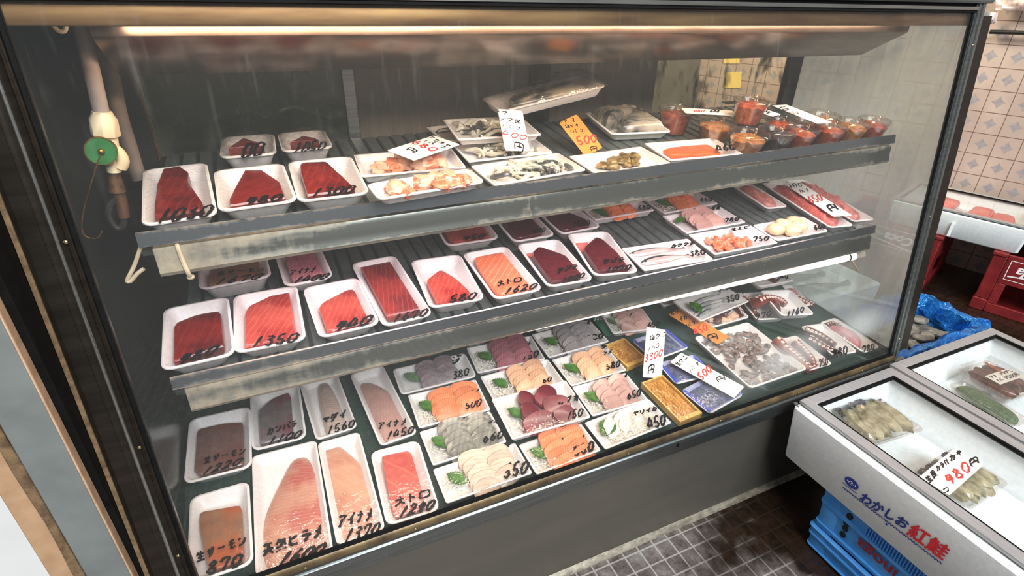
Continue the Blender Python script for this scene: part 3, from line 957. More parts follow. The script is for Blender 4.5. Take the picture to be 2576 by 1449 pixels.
    for t in texts:
        s_, p0, p1, p2 = t[0], t[1], t[2], t[3]
        A, B_, C_ = (Vector(F.loc(q, h + bulge*.5)) for q in (p0, p1, p2))
        ex = B_ - A; n = len(s_)
        up_ = C_ - A
        ey = up_
        wd = min(up_.length*.19, ex.length/n*.26)*inkw
        wd = max(wd, .0011)
        obj('handwritten_price' if s_[0].isdigit() else 'handwritten_name', strokes(s_, A, ex, ey, zf, wd), 'ink_black', root)
    PACKS.append(root)
    return root, F

def card(label, quad, pt, n, texts, mat='card_white', th=.0009, group='handwritten price cards', r=.004):
    F = Fr(quad, pt, n, None, th)
    mb = MB()
    ol = rrect(F.w, F.l, r)
    mb.rings([[(x, y, 0) for x, y in ol], [(x, y, th) for x, y in ol]])
    root = thing('price_card', label, 'price card', F.M, group)
    obj('card', mb, mat, root)
    for t in texts:
        s_, p0, p1, p2, ink = t
        A, B_, C_ = (Vector(F.loc(q, th)) for q in (p0, p1, p2))
        ex = B_ - A; ey = C_ - A
        wd = max(.0012, min(ey.length*.17, ex.length/len(s_)*.22))
        obj('handwritten_price' if s_[0].isdigit() and len(s_) > 1 else 'handwritten_name', strokes(s_, A, ex, ey, lambda x, y: th, wd, lift=.0004), ink, root)
    return root, F
def tilt_n(yaw_deg, elev_deg):
    """normal of a card: elev 90 lies flat, 0 stands upright facing yaw (0 = towards the customer)"""
    a, e = math.radians(yaw_deg), math.radians(elev_deg)
    return Vector((math.sin(a)*math.cos(e), -math.cos(a)*math.cos(e), math.sin(e)))

# ------------------------------------------------------------------ the room
SL, CL = math.sin(LEAN), math.cos(LEAN)
FD = hit((2438, 771), (0, 0, 0), Vector((0, 0, 1)))                 # corner of the red crate on the floor
FB = hit((2576, 815), (0, 0, 0), Vector((0, 0, 1)))
WD = (FB - FD); WD.z = 0; WD.normalize()                            # direction along the tiled wall, towards the street
WN = Vector((WD.y, -WD.x, 0)); WN = WN if WN.x > 0 else -WN         # into the wall
WP = FD + WN*0.47
mb = MB().box(-4, 6, -4, 5, -.05, 0)
obj('floor', mb, 'floor_tiles', kind='structure', smooth=False)
def wall_slab(name, a, b, nrm, th, z1, mat, tile=None):
    me = D.meshes.new(name)
    vs = [a, b, b + nrm*th, a + nrm*th]
    v = [(p.x, p.y, 0) for p in vs] + [(p.x, p.y, z1) for p in vs]
    f = [(0, 3, 2, 1), (4, 5, 6, 7), (0, 1, 5, 4), (1, 2, 6, 5), (2, 3, 7, 6), (3, 0, 4, 7)]
    me.from_pydata(v, [], f)
    if tile:
        uv = me.uv_layers.new(name='UVMap')
        d = (b - a).normalized()
        for lp in me.loops:
            p = Vector(me.vertices[lp.vertex_index].co)
            uv.data[lp.index].uv = ((p - a).dot(d)/tile[0] + tile[1], p.z/tile[0] + tile[2])
    me.materials.append(MATS[mat])
    o = D.objects.new(name, me); COL.objects.link(o); o['kind'] = 'structure'
    return o
wa, wb = WP - WD*2.0, WP + WD*2.4
g0 = hit((2514, 171), WP, WN); gz = g0.z
off = ((g0 - wa).dot(WD)/0.1) % 1
wall_slab('wall_right', wa, wb, WN, .12, 2.6, 'wall_tiles', (0.1, 1 - off, 1 - (gz/0.1) % 1))
plain('back_wall_paint', '#4a4844', '#5c5850', 3, 0.6)
wall_slab('wall_back', Vector((-1.6, 2.35, 0)), Vector((3.6, 2.35, 0)), Vector((0, 1, 0)), .1, 2.6, 'back_wall_paint')

# ------------------------------------------------------------------ the refrigerated case
case = thing('refrigerated_display_case', 'long stainless steel refrigerated glass display case full of packed fish', 'display case', Matrix.Identity(4))
def Z(z): return z + ZO
def lean_pt(x, t, n): return (x, t*SL - n*CL, Z(t*CL + n*SL))       # t up the glass, n out towards the customer
def lean_prism(prof, t0, t1):
    return MB().rings([[lean_pt(x, t, n) for x, n in prof] for t in (t0, t1)])
SAG = 0.0126                                                        # the head of the case droops a little to the right
def head_rail(prof, x0, x1):
    return MB().rings([[(x, (t - SAG*x)*SL - n*CL, Z((t - SAG*x)*CL + n*SL)) for t, n in prof] for x in (x0, x1)])
def lean_rail(prof, x0, x1):                                        # prof: (t, n)
    return MB().extrude_x([(t*SL - n*CL, Z(t*CL + n*SL)) for t, n in prof], x0, x1)
gl = lean_rail([(0, .001), (GH, .001), (GH, -.004), (0, -.004)], 0.0, GW)
go = obj('front_glass', gl, 'front_glass', case, smooth=False)
# object coordinates of the pane run up the glass from the sill
go.data.transform(Matrix.Translation((0, 0, -ZO)))
go.location = (0, 0, ZO)

arc = lambda cx, cn, r, a0, a1, k=6: [(cx + r*math.cos(math.radians(a0 + (a1-a0)*i/k)), cn + r*math.sin(math.radians(a0 + (a1-a0)*i/k))) for i in range(k+1)]
prof = [(-.052, -.012), (-.052, .004), (-.046, .006), (-.044, .003), (-.026, .003), (-.025, .005), (-.023, .004)] + [(-.020, .003)] + \
       [(-.003, .007), (-.001, .010), (.001, .007), (.003, .007), (.004, .003), (.004, -.03)]
post = obj('left_post', lean_prism(prof[::-1], -.085, .906), 'steel_dark', case)
obj('edge_tube', lean_prism([(-.0125 + .0032*math.cos(math.radians(a_)), .006 + .0032*math.sin(math.radians(a_))) for a_ in range(0, 360, 24)], -.085, .86), 'steel_bright', post)  # brighter steel paints the highlight line of the post
obj('outer_bead', lean_prism([(-.0545, -.012), (-.0545, .006), (-.0485, .007), (-.048, .003), (-.052, -.012)][::-1], -.085, .905), 'sealant_brown', post)
obj('gasket', lean_prism([(.004, -.004), (.004, .004), (.0085, .003), (.009, -.004)][::-1], 0, GH), 'gasket', post)
for t in (.10, .31, .62):
    obj('screw', MB().ell(lean_pt(-.003, t, .0085), .0028, .0020, .0028, n=10), 'screw_brass', post)
prof = [(1.746, -.003), (1.746, .003), (1.751, .003), (1.752, .007), (1.756, .008), (1.757, .006), (1.762, .006), (1.763, .009), (1.766, .009), (1.767, .004), (1.783, .003), (1.785, 0), (1.785, -.02), (1.776, -.02)]
post = obj('right_post', lean_prism(prof[::-1], -.05, .905), 'steel', case)
obj('gasket', lean_prism([(1.741, -.004), (1.741, .003), (1.746, .004), (1.746, -.004)][::-1], 0, GH), 'gasket', post)
for t in (.05, .40, .80):
    obj('screw', MB().ell(lean_pt(1.7595, t, .0085), .0026, .0018, .0026, n=10), 'screw_brass', post)
# head of the case: a header with reflected gold painted on, behind the pane, a thin frame strip and the fascia over it
obj('top_header', head_rail([(.863, -.016), (.863, -.0065), (.866, -.006), (.890, -.0075), (.896, -.009), (.896, -.016)][::-1], -.05, GW + .03), 'rail_reflected_gold', case)
rail = obj('top_rail', head_rail([(.892, -.02), (.892, .004), (.894, .007), (.900, .007), (.901, .004), (.901, -.02)][::-1], -.05, 1.752), 'steel_bright', case)
obj('gasket', head_rail([(.8885, .0012), (.8885, .005), (.892, .005), (.892, .0012)][::-1], 0, GW), 'gasket', rail)
obj('gasket', head_rail([(.901, -.02), (.901, .002), (.907, .002), (.907, -.02)][::-1], -.05, 1.752), 'gasket', rail)  # black strip painting the shade of the gap below the fascia
obj('top_fascia', head_rail([(.907, -.02), (.907, .012), (.911, .016), (.99, .016), (.99, -.02)][::-1], -.05, 1.786), 'steel', case)
# sill
seal = obj('glass_channel', lean_rail([(-.019, -.001), (-.019, .008), (-.014, .011), (-.006, .010), (-.002, .007), (-.002, -.001)][::-1], 0.0, 1.76), 'brown_seal', case)
obj('gasket', lean_rail([(-.003, .0), (-.003, .007), (.004, .004), (.005, .0011)][::-1], 0, GW), 'gasket', seal)
for x in (.17, .37, .60, .855, 1.12, 1.38, 1.62):
    obj('screw', MB().ell(lean_pt(x, -.011, .0125), .0028, .0016, .0026, n=10), 'screw_brass', seal)
obj('sill_nosing', MB().extrude_x([(-.001, Z(-.022)), (-.010, Z(-.024)), (-.0135, Z(-.028)), (-.006, Z(-.076)), (-.002, Z(-.080)), (.002, Z(-.080))], -.05, 1.812), 'steel', case, bevel=.001)
obj('base_panel', MB().box(-.05, 1.812, .018, .05, .012, Z(-.076)), 'steel_panel', case, smooth=False)
obj('drain_notch', MB().box(.9985, 1.0035, -.0125, -.004, Z(-.048), Z(-.036)), 'gasket', case)
plain('floor_trim_metal', '#6c665a', '#948c7c', 40, 0.45, 0.4, stretch=(1, 2, 2), bump=0.4)
obj('floor_trim', MB().extrude_x([(.018, 0), (.004, 0), (.008, .005), (.0178, .012)], -.05, 1.785), 'floor_trim_metal', case)
# cabinet walls
obj('left_wall', MB().extrude_x([(.012, .012), (.012, Z(0)), (.128, Z(.9)), (.64, Z(.9)), (.64, .012)], -.052, -.036), 'galvanised', case, smooth=False)
obj('back_panel', MB().box(-.036, 1.82, .60, .64, .012, Z(.545)), 'steel_dark', case, smooth=False)
obj('roof', MB().box(-.05, 1.82, .13, .64, Z(.895), Z(.93)).box(-.05, 1.82, .60, .64, Z(.80), Z(.895)), 'galvanised', case, smooth=False)
obj('deck', MB().extrude_x([(.003, DK[1] + .003*math.tan(TILT) - .02), (.60, DK[1] + .60*math.tan(TILT) - .02), (.60, DK[1] + .60*math.tan(TILT)), (.003, DK[1] + .003*math.tan(TILT))], -.036, 1.817), 'mat_green', case, smooth=False)
# sliding doors at the back
fr = obj('back_door_frame', MB().box(-.036, 1.811, .585, .612, Z(.530), Z(.562)).box(-.036, 1.811, .585, .612, Z(.79), Z(.81)), 'steel_dark', case, bevel=.002)
for x0, x1, mt in ((.425, .452, 'steel'), (.880, .935, 'steel'), (1.765, 1.817, 'black_plate'), (-.036, .045, 'black_plate')):
    mbm = MB().box(x0, x1, .580, .600, Z(.555), Z(.80))
    if mt == 'steel' and x1 > .9: mbm.box(x0 + .012, x0 + .02, .574, .580, Z(.555), Z(.80))
    obj('door_stile', mbm, mt if x0 < .8 else 'steel_dark', fr, bevel=.002)
obj('edge_bead', MB().box(.045, .049, .578, .586, Z(.55), Z(.80)), 'brass', fr)
for x0, x1, mt in ((.049, .43, 'pane_dark'), (.445, .885, 'pane_grey'), (.93, 1.27, 'pane_grey'), (1.27, 1.77, 'pane_streaked')):
    obj('door_pane', MB().box(x0, x1, .590, .594, Z(.555), Z(.80)), mt, fr, smooth=False)
# glass end on the right
pv = [(.03, Z(-.03)), (.58, Z(-.03 + .055)), (.58, Z(.80)), (.13, Z(.85)), (.085, Z(.62))]
obj('side_glass', MB().extrude_x([(.02, Z(-.03)), (.60, Z(-.01)), (.60, Z(.86)), (.115, Z(.86))], 1.818, 1.821), 'pane_side', case, smooth=False)
obj('side_glass_rail', MB().extrude_x([(.02, Z(-.07)), (.60, Z(-.03)), (.60, Z(.0)), (.02, Z(-.026))], 1.8175, 1.825), 'steel', case, bevel=.001)
obj('side_glass_edge', lean_prism([(1.7855, -.022), (1.7855, .0), (1.822, .0), (1.822, -.022)][::-1], 0, .86), 'steel_dark', case)
# inner canopy that covers the cooler
obj('cooler_canopy', MB().rings([[(x, y, Z(z - .0126*x)) for y, z in [(.20, .853), (.1995, .838), (.203, .834), (.30, .777), (.36, .772), (.598, .80), (.598, .893), (.21, .893)][::-1]] for x in (.068, 1.68)]), 'canopy_steel', case)
area('canopy_lamp', (.875, .150, Z(.848)), (.875, .26, Z(.55)), 1.55, .03, 4.8, (1.0, 0.73, 0.48))
obj('canopy_lamp_tube', MB().tube([(.1, .150, Z(.874)), (1.65, .150, Z(.864))], .011, 12), 'tube_glass', case)

def shelf(name, S, x0, x1, back, lamp, tube, e, sag=0.0, aim=0.0, spread=165):
    y0, z0 = S
    zl = z0; z0 = z0 - SUNK
    tz = math.tan(TILT)
    pl = MB().extrude_x([(y0 + .002, z0 - .004), (back, z0 + (back-y0)*tz - .004), (back, z0 + (back-y0)*tz + .002), (y0 + .002, z0 + .002)], x0, x1)
    sh = obj(name, pl, 'black_plate', case, smooth=False)
    ribs = MB()
    n = int((x1 - x0 - .02) / .0300)
    st = (x1 - x0 - .02) / n
    for k in range(n):
        a = x0 + .01 + k*st
        b = a + st - .005
        ya, yb = y0 + .012, back - .004
        zz = lambda y, h: z0 + (y - y0)*tz + h
        ribs.add([(a, ya, zz(ya, .002)), (b, ya, zz(ya, .002)), (b, yb, zz(yb, .002)), (a, yb, zz(yb, .002)),
                  (a + .002, ya, zz(ya, .0062)), (b - .002, ya, zz(ya, .0062)), (b - .002, yb, zz(yb, .0062)), (a + .002, yb, zz(yb, .0062))],
                 [(4, 5, 6, 7), (0, 1, 5, 4), (1, 2, 6, 5), (2, 3, 7, 6), (3, 0, 4, 7)])
    obj('ribbed_mat', ribs, 'mat_grey', sh, smooth=False)
    z0 = zl
    obj('front_lip', MB().extrude_x([(y0 + .001, z0 + .004), (y0 - .002, z0 + .003), (y0 - .006, z0 - .017), (y0 - .002, z0 - .019), (y0 + .001, z0 - .0195), (y0 + .001, z0 + .002)], x0, x1), 'lip_steel', sh)
    r = lambda dy, dz: (y0 + dy, z0 + dz)
    obj('price_rail', MB().extrude_x([r(.010, -.021), r(-.002, -.023), r(-.005, -.030), r(-.0065, -.046), r(-.009, -.054), r(-.011, -.060), r(-.008, -.066), r(.000, -.068), r(.004, -.064), r(.001, -.055), r(.002, -.030), r(.010, -.026)], x0 + .016, x1 - .006), 'rail_steel', sh)
    obj('rail_end', MB().extrude_x([r(.009, -.024), r(.001, -.026), r(.0, -.058), r(.012, -.066), r(.03, -.06), r(.03, -.03)], x0 + .014, x0 + .018), 'tube_cap', sh)
    ty, tzv = y0 + .022, z0 + tube
    tl_ = tzv + sag
    tb = obj('fluorescent_tube', MB().tube([(x0 + .05, ty, tl_), (x1 - .012, ty, tzv)], .0115, 12), 'tube_glass', sh)
    obj('lamp_cap', MB().tube([(x1 - .012, ty, tzv), (x1 + .018, ty, tzv), (x1 + .020, ty, tzv)], .0135, 14), 'tube_cap', sh)
    obj('lamp_clip', MB().tube([(x1 - .040, ty, tzv), (x1 - .036, ty, tzv)], .0130, 12), 'gasket', sh)
    area(name + '_lamp', (.875, ty + .020, z0 - .062), (.875, ty + .02 + aim, z0 - .36), x1 - x0 - .1, .024, e, lamp, spread)
    return sh
s1 = shelf('top_shelf', S1, .051, 1.700, .565, (1.0, 0.74, 0.76), -.056, 2.9)
s2 = shelf('middle_shelf', S2, .036, 1.715, .565, (1.0, 0.82, 0.66), -.096, 2.1, .034, -.07, 125)
for sh, S in ((s1, S1),):                                            # a tie and a wire hold the lamp of the top shelf
    y0, z0 = S
    obj('cable_tie', MB().tube(curve([(.098, y0 + .006, z0 - .020), (.0985, y0 - .006, z0 - .024), (.100, y0 - .0085, z0 - .046), (.103, y0 - .014, z0 - .062), (.104, y0 - .008, z0 - .074)], 4), .0034, 8).ell((.104, y0 - .008, z0 - .074), .006, .005, .004), 'cable_cream', sh)
    wp = [on_y(q, y0 + .01) for q in ((354, 622), (338, 668), (322, 700), (321, 708), (330, 706), (346, 688), (362, 676))]
    obj('lamp_wire', MB().tube(curve(wp, 4), .0030, 8), 'cable_cream', sh)
wp = [on_y(q, S2[0] + .05) for q in ((2136, 634), (2141, 652), (2152, 670), (2160, 684))]
obj('lamp_wire', MB().tube(curve(wp, 4), .0028, 8), 'cable_cream', s2)

# ------------------------------------------------------------------ pipe work at the left end of the case
py = .27
def L_(q, y=py): return on_y(q, y)
pr = thing('water_pipe', 'pale plastic water pipe with a round green valve handle beside the top shelf', 'pipe', Matrix.Translation(on_y((262, 300), py)))
def rel(mb, o): return xform(mb, Matrix.Translation(-o.matrix_world.translation))
pr.matrix_world = Matrix.Translation(on_y((262, 300), py))
off0 = Matrix.Translation(-on_y((262, 300), py))
mk = lambda nm, mb, mt, par: obj(nm, xform(mb, off0), mt, par)
mk('pipe', MB().tube(curve([L_((205, 60)), L_((222, 140)), L_((238, 210)), L_((255, 282))], 4), .0105, 16), 'pvc', pr)
a, b = L_((256, 280)), L_((268, 345))
ax = (b - a)
mk('union_nut', MB().tube([a, a + ax*.12, a + ax*.3, a + ax*.85, a + ax*.95, b], lambda t: (.0125, .014, .0178, .0185, .0175, .0135)[int(round(t*5))], 8), 'pvc_cream', pr)
mk('valve_body', MB().tube(curve([L_((270, 335)), L_((278, 372)), L_((284, 410)), L_((288, 432))], 3), lambda t: .0125 - .003*t, 12).tube(curve([L_((280, 375)), L_((296, 386)), L_((306, 404)), L_((300, 420))], 3), .0105, 12), 'pvc_cream', pr)
hc = L_((254, 380), py - .022); hn = (CAM - hc); hn.z *= .3; hn.normalize()
hx = hn.orthogonal().normalized(); hy = hn.cross(hx)
def disc(r0, z0, z1, n=32): return [[hc + (hx*math.cos(2*math.pi*k/n) + hy*math.sin(2*math.pi*k/n))*r + hn*z for k in range(n)] for r, z in ((r0*.9, z0), (r0, z0 + .002), (r0, z1 - .001), (r0*.97, z1))]
vh = mk('valve_handle', MB().rings(disc(.0205, -.006, .001)), 'brass', pr)
mk('green_face', MB().rings(disc(.0188, .0008, .0022)), 'valve_green', vh)
mk('spindle_nut', MB().ell(hc + hn*.004, .0045, .0045, .0045, n=10), 'brass', vh)
mk('valve_stem', MB().tube([hc - hn*.004, L_((284, 395))], .005, 10), 'brass', pr)
mk('brass_nipple', MB().tube(curve([L_((286, 425)), L_((289, 445)), L_((292, 462)), L_((296, 482))], 2), lambda t: .0065 + .005*t, 10), 'rusty', pr)
mk('rusty_elbow', MB().tube(curve([L_((296, 478)), L_((305, 505)), L_((308, 526)), L_((312, 546))], 3), .0085, 10), 'rusty', pr)
mk('hose', MB().tube(curve([L_((290, 500)), L_((276, 520)), L_((274, 545)), L_((288, 568)), L_((300, 574)), L_((310, 566)), L_((312, 548))], 4), .005, 8), 'rubber_dark', pr)
wr = obj('hanging_wire', xform(MB().tube(curve([L_((252, 392), py - .04), L_((240, 425), py - .04), (L_((228, 465), py - .04)), L_((212, 520), py - .04), L_((205, 560), py - .04), L_((208, 585), py - .04), L_((222, 598), py - .04), L_((246, 598), py - .04), L_((257, 580), py - .04)], 5), .0010, 6), off0), 'brass', pr)
y2 = .40
lp = obj('lagged_pipe', MB().tube(curve([on_y(q, y2) for q in ((226, 60), (246, 120), (272, 165), (284, 210), (300, 290), (322, 360), (340, 420), (352, 450))], 4), .0125, 14), 'pipe_lagging')
tag(lp, 'grey lagged pipe sloping down behind the water pipe with the green valve', 'pipe')
o = obj('cable', MB().tube(curve([on_y(q, .2) for q in ((128, 58), (140, 72), (152, 79), (163, 76), (166, 62))], 4), .0028, 8), 'cable_cream')
tag(o, 'short loop of cream cable under the head of the case at its left end', 'cable')

# ------------------------------------------------------------------ neighbouring cabinet on the left
nb = thing('painted_cabinet', 'grey painted cabinet with a dirty white panel left of the display case', 'cabinet', Matrix.Translation((-.15, 0, 0)))
nbm = lambda nm, mb, mt: obj(nm, xform(mb, Matrix.Translation((.15, 0, 0))), mt, nb, bevel=.0015)
nbm('grey_post', MB().box(-.116, -.0665, -.004, .5, 0, 1.6), 'paint_grey')
nbm('edge_strip', MB().box(-.0665, -.0635, -.006, .012, 0, 1.6), 'beige_strip')
nbm('gap_shade', MB().box(-.0665, -.0550, .012, .5, 0, 1.6), 'gasket')  # black block painting the shade between cabinet and case
sm = MB()
zs = [i*.05 for i in range(33)]
sm.rings([[(-.116 + .004*noise.noise((z*9, 1, 0)), -.006, z), (-.116, .02, z), (-.128, .02, z), (-.127 + .004*noise.noise((z*7, 5, 0)), -.008, z)] for z in zs])
nbm('sealant', sm, 'sealant_brown')
nbm('peach_strip', MB().box(-.153, -.126, -.004, .5, 0, 1.6), 'paint_peach')
nbm('white_panel', MB().box(-.60, -.1525, -.003, .5, 0, 1.6), 'white_panel')

# ------------------------------------------------------------------ packs on the top shelf
def T(c, s, *v):
    q = px(c, *v); return (s, q[0], q[1], q[2])
G1, G2, G3 = 'fish packs on the top shelf', 'fish packs on the middle shelf', 'fish packs on the case floor'
def B(c, ht, mt, *v, kind='block', **k):
    return (kind, px(c, *v), ht, mt)
P = lambda *v: px('P', *v)
LEAFS = ('leaf', -.30, .06, .045, .018, 2.3)

pack('deep white foam tray of dark red tuna block priced 1030 on the top shelf', P(358, 425, 524, 407, 545, 538, 354, 572), 'S1', .031, 'deep', texts=[T('A', '1030', 330, 1000, 880, 920, 400, 880)],
     fill=[B('A', .030, 'tuna_red', 430, 520, 470, 470, 560, 465, 670, 540, 660, 640, 890, 870, 880, 940, 390, 990, 350, 930, 380, 650)], group=G1, bulge=.006)
pack('deep white foam tray of triangular tuna block priced 980 on the top shelf', P(537, 428, 716, 408, 746, 503, 546, 535), 'S1', .031, 'deep', texts=[T('A', '980', 1190, 830, 1560, 785, 1230, 760)],
     fill=[B('A', .026, 'tuna_back', 1230, 490, 1330, 490, 1560, 640, 1640, 800, 1070, 865, 1075, 780)], group=G1)
pack('deep white foam tray of dark tuna block priced 1300 on the top shelf', P(722, 405, 886, 391, 930, 484, 748, 510), 'S1', .031, 'deep', texts=[T('A', '1300', 1820, 760, 2250, 710, 1870, 680)],
     fill=[B('A', .028, 'tuna_red', 1750, 440, 1980, 430, 2080, 520, 2250, 680, 2230, 710, 1780, 780, 1745, 560)], group=G1)
pack('white foam tray with film peaked over red tuna, behind the top shelf 980 tray', P(558, 343, 687, 335, 701, 386, 549, 397), 'S1', .040, 'deep', bulge=.020, film='wrap_sheen', texts=[T('A', '00', 1140, 335, 1370, 300, 1200, 260)],
     fill=[B('A', .046, 'tuna_back', 1030, 330, 1200, 230, 1310, 250, 1390, 310, 1370, 340, 1110, 355)], group=G1)
pack('white foam tray with film peaked over red tuna priced 1050, behind the 1300 tray', P(695, 333, 810, 326, 848, 370, 709, 381), 'S1', .040, 'deep', bulge=.020, film='wrap_sheen', texts=[T('A', '1050', 1640, 285, 1960, 250, 1690, 230)],
     fill=[B('A', .046, 'tuna_back', 1620, 300, 1760, 200, 1880, 220, 1930, 270, 1900, 290, 1700, 305)], group=G1)
CL_ = [('lumps', ('clam_orange', 'clam_pale'), 'clam_meat', 16, .0155, .33, .22, .7)]
pack('white tray of orange clam meat under the tilted 680 price card', P(882, 386, 1138, 372, 1173, 419, 913, 445), 'S1', .018, 'flat', bulge=.016, fill=CL_, group=G1, lift=.002)
pack('white tray of orange clam meat standing on a second tray at the shelf front', P(922, 460, 1170, 425, 1239, 456, 943, 499), 'S1', .018, 'mid', bulge=.018, lift=.034, fill=CL_, group=G1)
ST = lambda n=26: [('strips', 'squid_strip', 'squid_strips', n, .0042, .016), ('strips', 'squid_skin', 'dark_squid_skin', n//2, .0045, .017)]
pack('tray of grey squid strips peeping out behind the rearmost squid tray', P(1071, 319, 1240, 300, 1330, 336, 1112, 352), 'S1', .014, 'flat', fill=ST(14), group=G1, bulge=.006)
pack('tray of black and white squid strips behind the upright 400 price card', P(1107, 298, 1305, 292, 1373, 339, 1154, 349), 'S1', .016, 'flat', lift=.034, bulge=.010, fill=ST(22), group=G1)
pack('middle tray of pale squid strips crossed by the 400 price card', P(1141, 363, 1339, 347, 1398, 381, 1173, 408), 'S1', .016, 'flat', lift=.004, bulge=.010, fill=ST(24), group=G1)
pack('foremost tray of black and white squid strips on the top shelf', P(1178, 416, 1406, 384, 1478, 426, 1245, 466), 'S1', .016, 'flat', lift=.002, bulge=.010, fill=ST(30), group=G1)
pack('white tray of brown whelk meat on the top shelf', P(1424, 391, 1613, 369, 1695, 409, 1501, 437), 'S1', .016, 'flat', bulge=.006,
     fill=[('lumps', ('whelk_brown',), 'whelk_meat', 14, .010, .30, .24, .6)], group=G1)
pack('white tray of salmon priced 460 on the top shelf', P(1610, 358, 1798, 348, 1877, 388, 1690, 401), 'S1', .022, 'flat', bulge=.003, texts=[T('D', '460', 1150, 585, 1290, 565, 1140, 540)],
     fill=[B('D', .014, 'salmon', 770, 570, 860, 550, 1080, 530, 1150, 570, 1180, 595, 820, 605)], group=G1)

# the two fillets in a loose bag, and the pack tilted on its neighbours behind them
r, F = pack('mackerel fillets on a pale tray in a loose clear bag on the top shelf', P(1490, 290, 1622, 264, 1672, 332, 1520, 345), 'S1', .020, 'mid', lift=.004, shrink=.86, bulge=.030, film='wrap_loose',
     fill=[('fillet', P(1468, 275, 1530, 256, 1625, 256, 1575, 285, 1520, 298, 1480, 290), .042, 'mackerel_skin'), ('fillet', P(1560, 292, 1625, 262, 1690, 300, 1706, 318, 1560, 316), .038, 'mackerel_skin')], group=G1, name='bagged_mackerel_tray', tray_mat='card_white')
M0 = hit((1262, 306), PL['S1'] + UP*.062, UP); M1 = hit((1522, 240), PL['S1'] + UP*.100, UP)
xx = (M1 - M0); ll = xx.length; xx.normalize(); nn = (UP - xx*UP.dot(xx)).normalized()
yy = nn.cross(xx)
t = thing('bagged_foam_tray', 'long pinkish foam tray in crumpled film, tilted up behind the squid trays', 'fish pack', mat4((M0 + M1)/2 + yy*.05, xx, yy, nn), G1)
obj('foam_tray', tray_mesh(ll, .11, .024, 'mid'), 'foam_white', t)
mb = MB(); N = 18
for j in range(N+1):
    for i in range(N+1):
        u, v = i/N*2 - 1, j/N*2 - 1
        k = max(0, (1-u*u)*(1-v*v))**.5
        mb.v.append((u*ll*.52, v*.056, .024 + k*(.020 + .03*max(0, u)) + .010*k*noise.noise((u*5, v*5, 3))))
mb.f = [(j*(N+1)+i, j*(N+1)+i+1, (j+1)*(N+1)+i+1, (j+1)*(N+1)+i) for j in range(N) for i in range(N)]
obj('plastic_wrap', mb, 'wrap_loose', t)
obj('fish_fillet', MB().dome(smooth_poly([(-ll*.38, -.03), (ll*.38, -.036), (ll*.42, .03), (-ll*.3, .034)], 2), .005, .022), 'mackerel_skin', t)

# cups of marinated seafood
def cup(label, q, wpx, mt, lift=0.0, hgt=.058, full=.74):
    pt = PL['S1'] + UP*lift
    z = hgt
    c = hit(q, pt + UP*z, UP)
    d = (c - CAM).length
    r = wpx/2/FPX*d*1.02*0.97
    fwd = (c - CAM).dot(_f)
    r = wpx/2/FPX*fwd
    o = c - UP*z
    o = o + BACK*max(0, (S1[0] + .006 + r*.84 - o.y)/BACK.y)
    t = thing('clear_cup', label, 'cup', mat4(o, EX, BACK, UP), 'cups of marinated seafood')
    obj('cup', MB().lathe([(r*.02, 0), (r*.64, 0), (r*.68, .002), (r*.93, hgt*.86), (r*.97, hgt*.9), (r*1.0, hgt*.9), (r*1.0, hgt*.93), (r*.95, hgt*.93), (r*.92, hgt*.86), (r*.66, .004)], 28), 'cup_plastic', t)
    ld = obj('lid', MB().lathe([(r*1.015, hgt*.88), (r*1.02, hgt*.97), (r*.97, hgt*1.0), (r*.93, hgt*1.02), (r*.90, hgt*.96), (r*.5, hgt*.95), (r*.01, hgt*.95)], 28), 'cup_plastic', t)
    mb = MB(); rs = []
    for rr, zz in ((.62, .004), (.70, .02*hgt/.05), (.60 + .34*full, hgt*full), (.5, hgt*full*1.12), (.25, hgt*full*1.18), (.04, hgt*full*1.15)):
        rs.append([(r*rr*math.cos(2*math.pi*k/24), r*rr*math.sin(2*math.pi*k/24), zz + (.006*noise.noise((k*.9, rr*9, q[0])) if zz > hgt*full*.99 else 0)) for k in range(24)])
    obj('marinated_seafood', mb.rings(rs), mt, t, kind='stuff')
cup('clear lidded cup of orange seafood nearest the bagged mackerel', (1704, 272), 90, 'kimchi_orange', hgt=.062)
cup('clear lidded cup of orange seafood between the mackerel bag cup and the big front cup', (1806, 302), 96, 'kimchi_tan')
cup('large clear cup of pale orange seafood at the shelf lip beside the 460 salmon', (1892, 335), 102, 'kimchi_tan')
cup('clear cup of near-black squid in ink at the shelf lip', (1972, 332), 94, 'squid_ink')
cup('clear cup of bright red-orange seafood right of the black one at the shelf lip', (2040, 327), 80, 'kimchi_red')
cup('clear cup of vivid orange seafood third from the right end of the shelf lip', (2102, 315), 80, 'kimchi_red')
cup('clear cup of tan seafood second from the right end of the shelf lip', (2163, 310), 84, 'kimchi_tan')
cup('clear cup of dark red seafood at the right end of the top shelf', (2222, 306), 78, 'kimchi_red')
cup('taller clear cup standing back behind the tan cup near the shelf end', (2074, 287), 84, 'kimchi_tan')
cup('clear cup of dark red seafood under the middle price card', (1892, 296), 84, 'squid_ink', hgt=.052)
cup('clear cup of reddish seafood just behind the black cup', (1968, 300), 80, 'kimchi_orange', hgt=.052)
cup('clear cup of red seafood under the longer white price card', (2030, 302), 74, 'kimchi_red', hgt=.052)
cup('clear cup stacked on top of the others at the back of the shelf', (1893, 249), 88, 'kimchi_red', lift=.054)

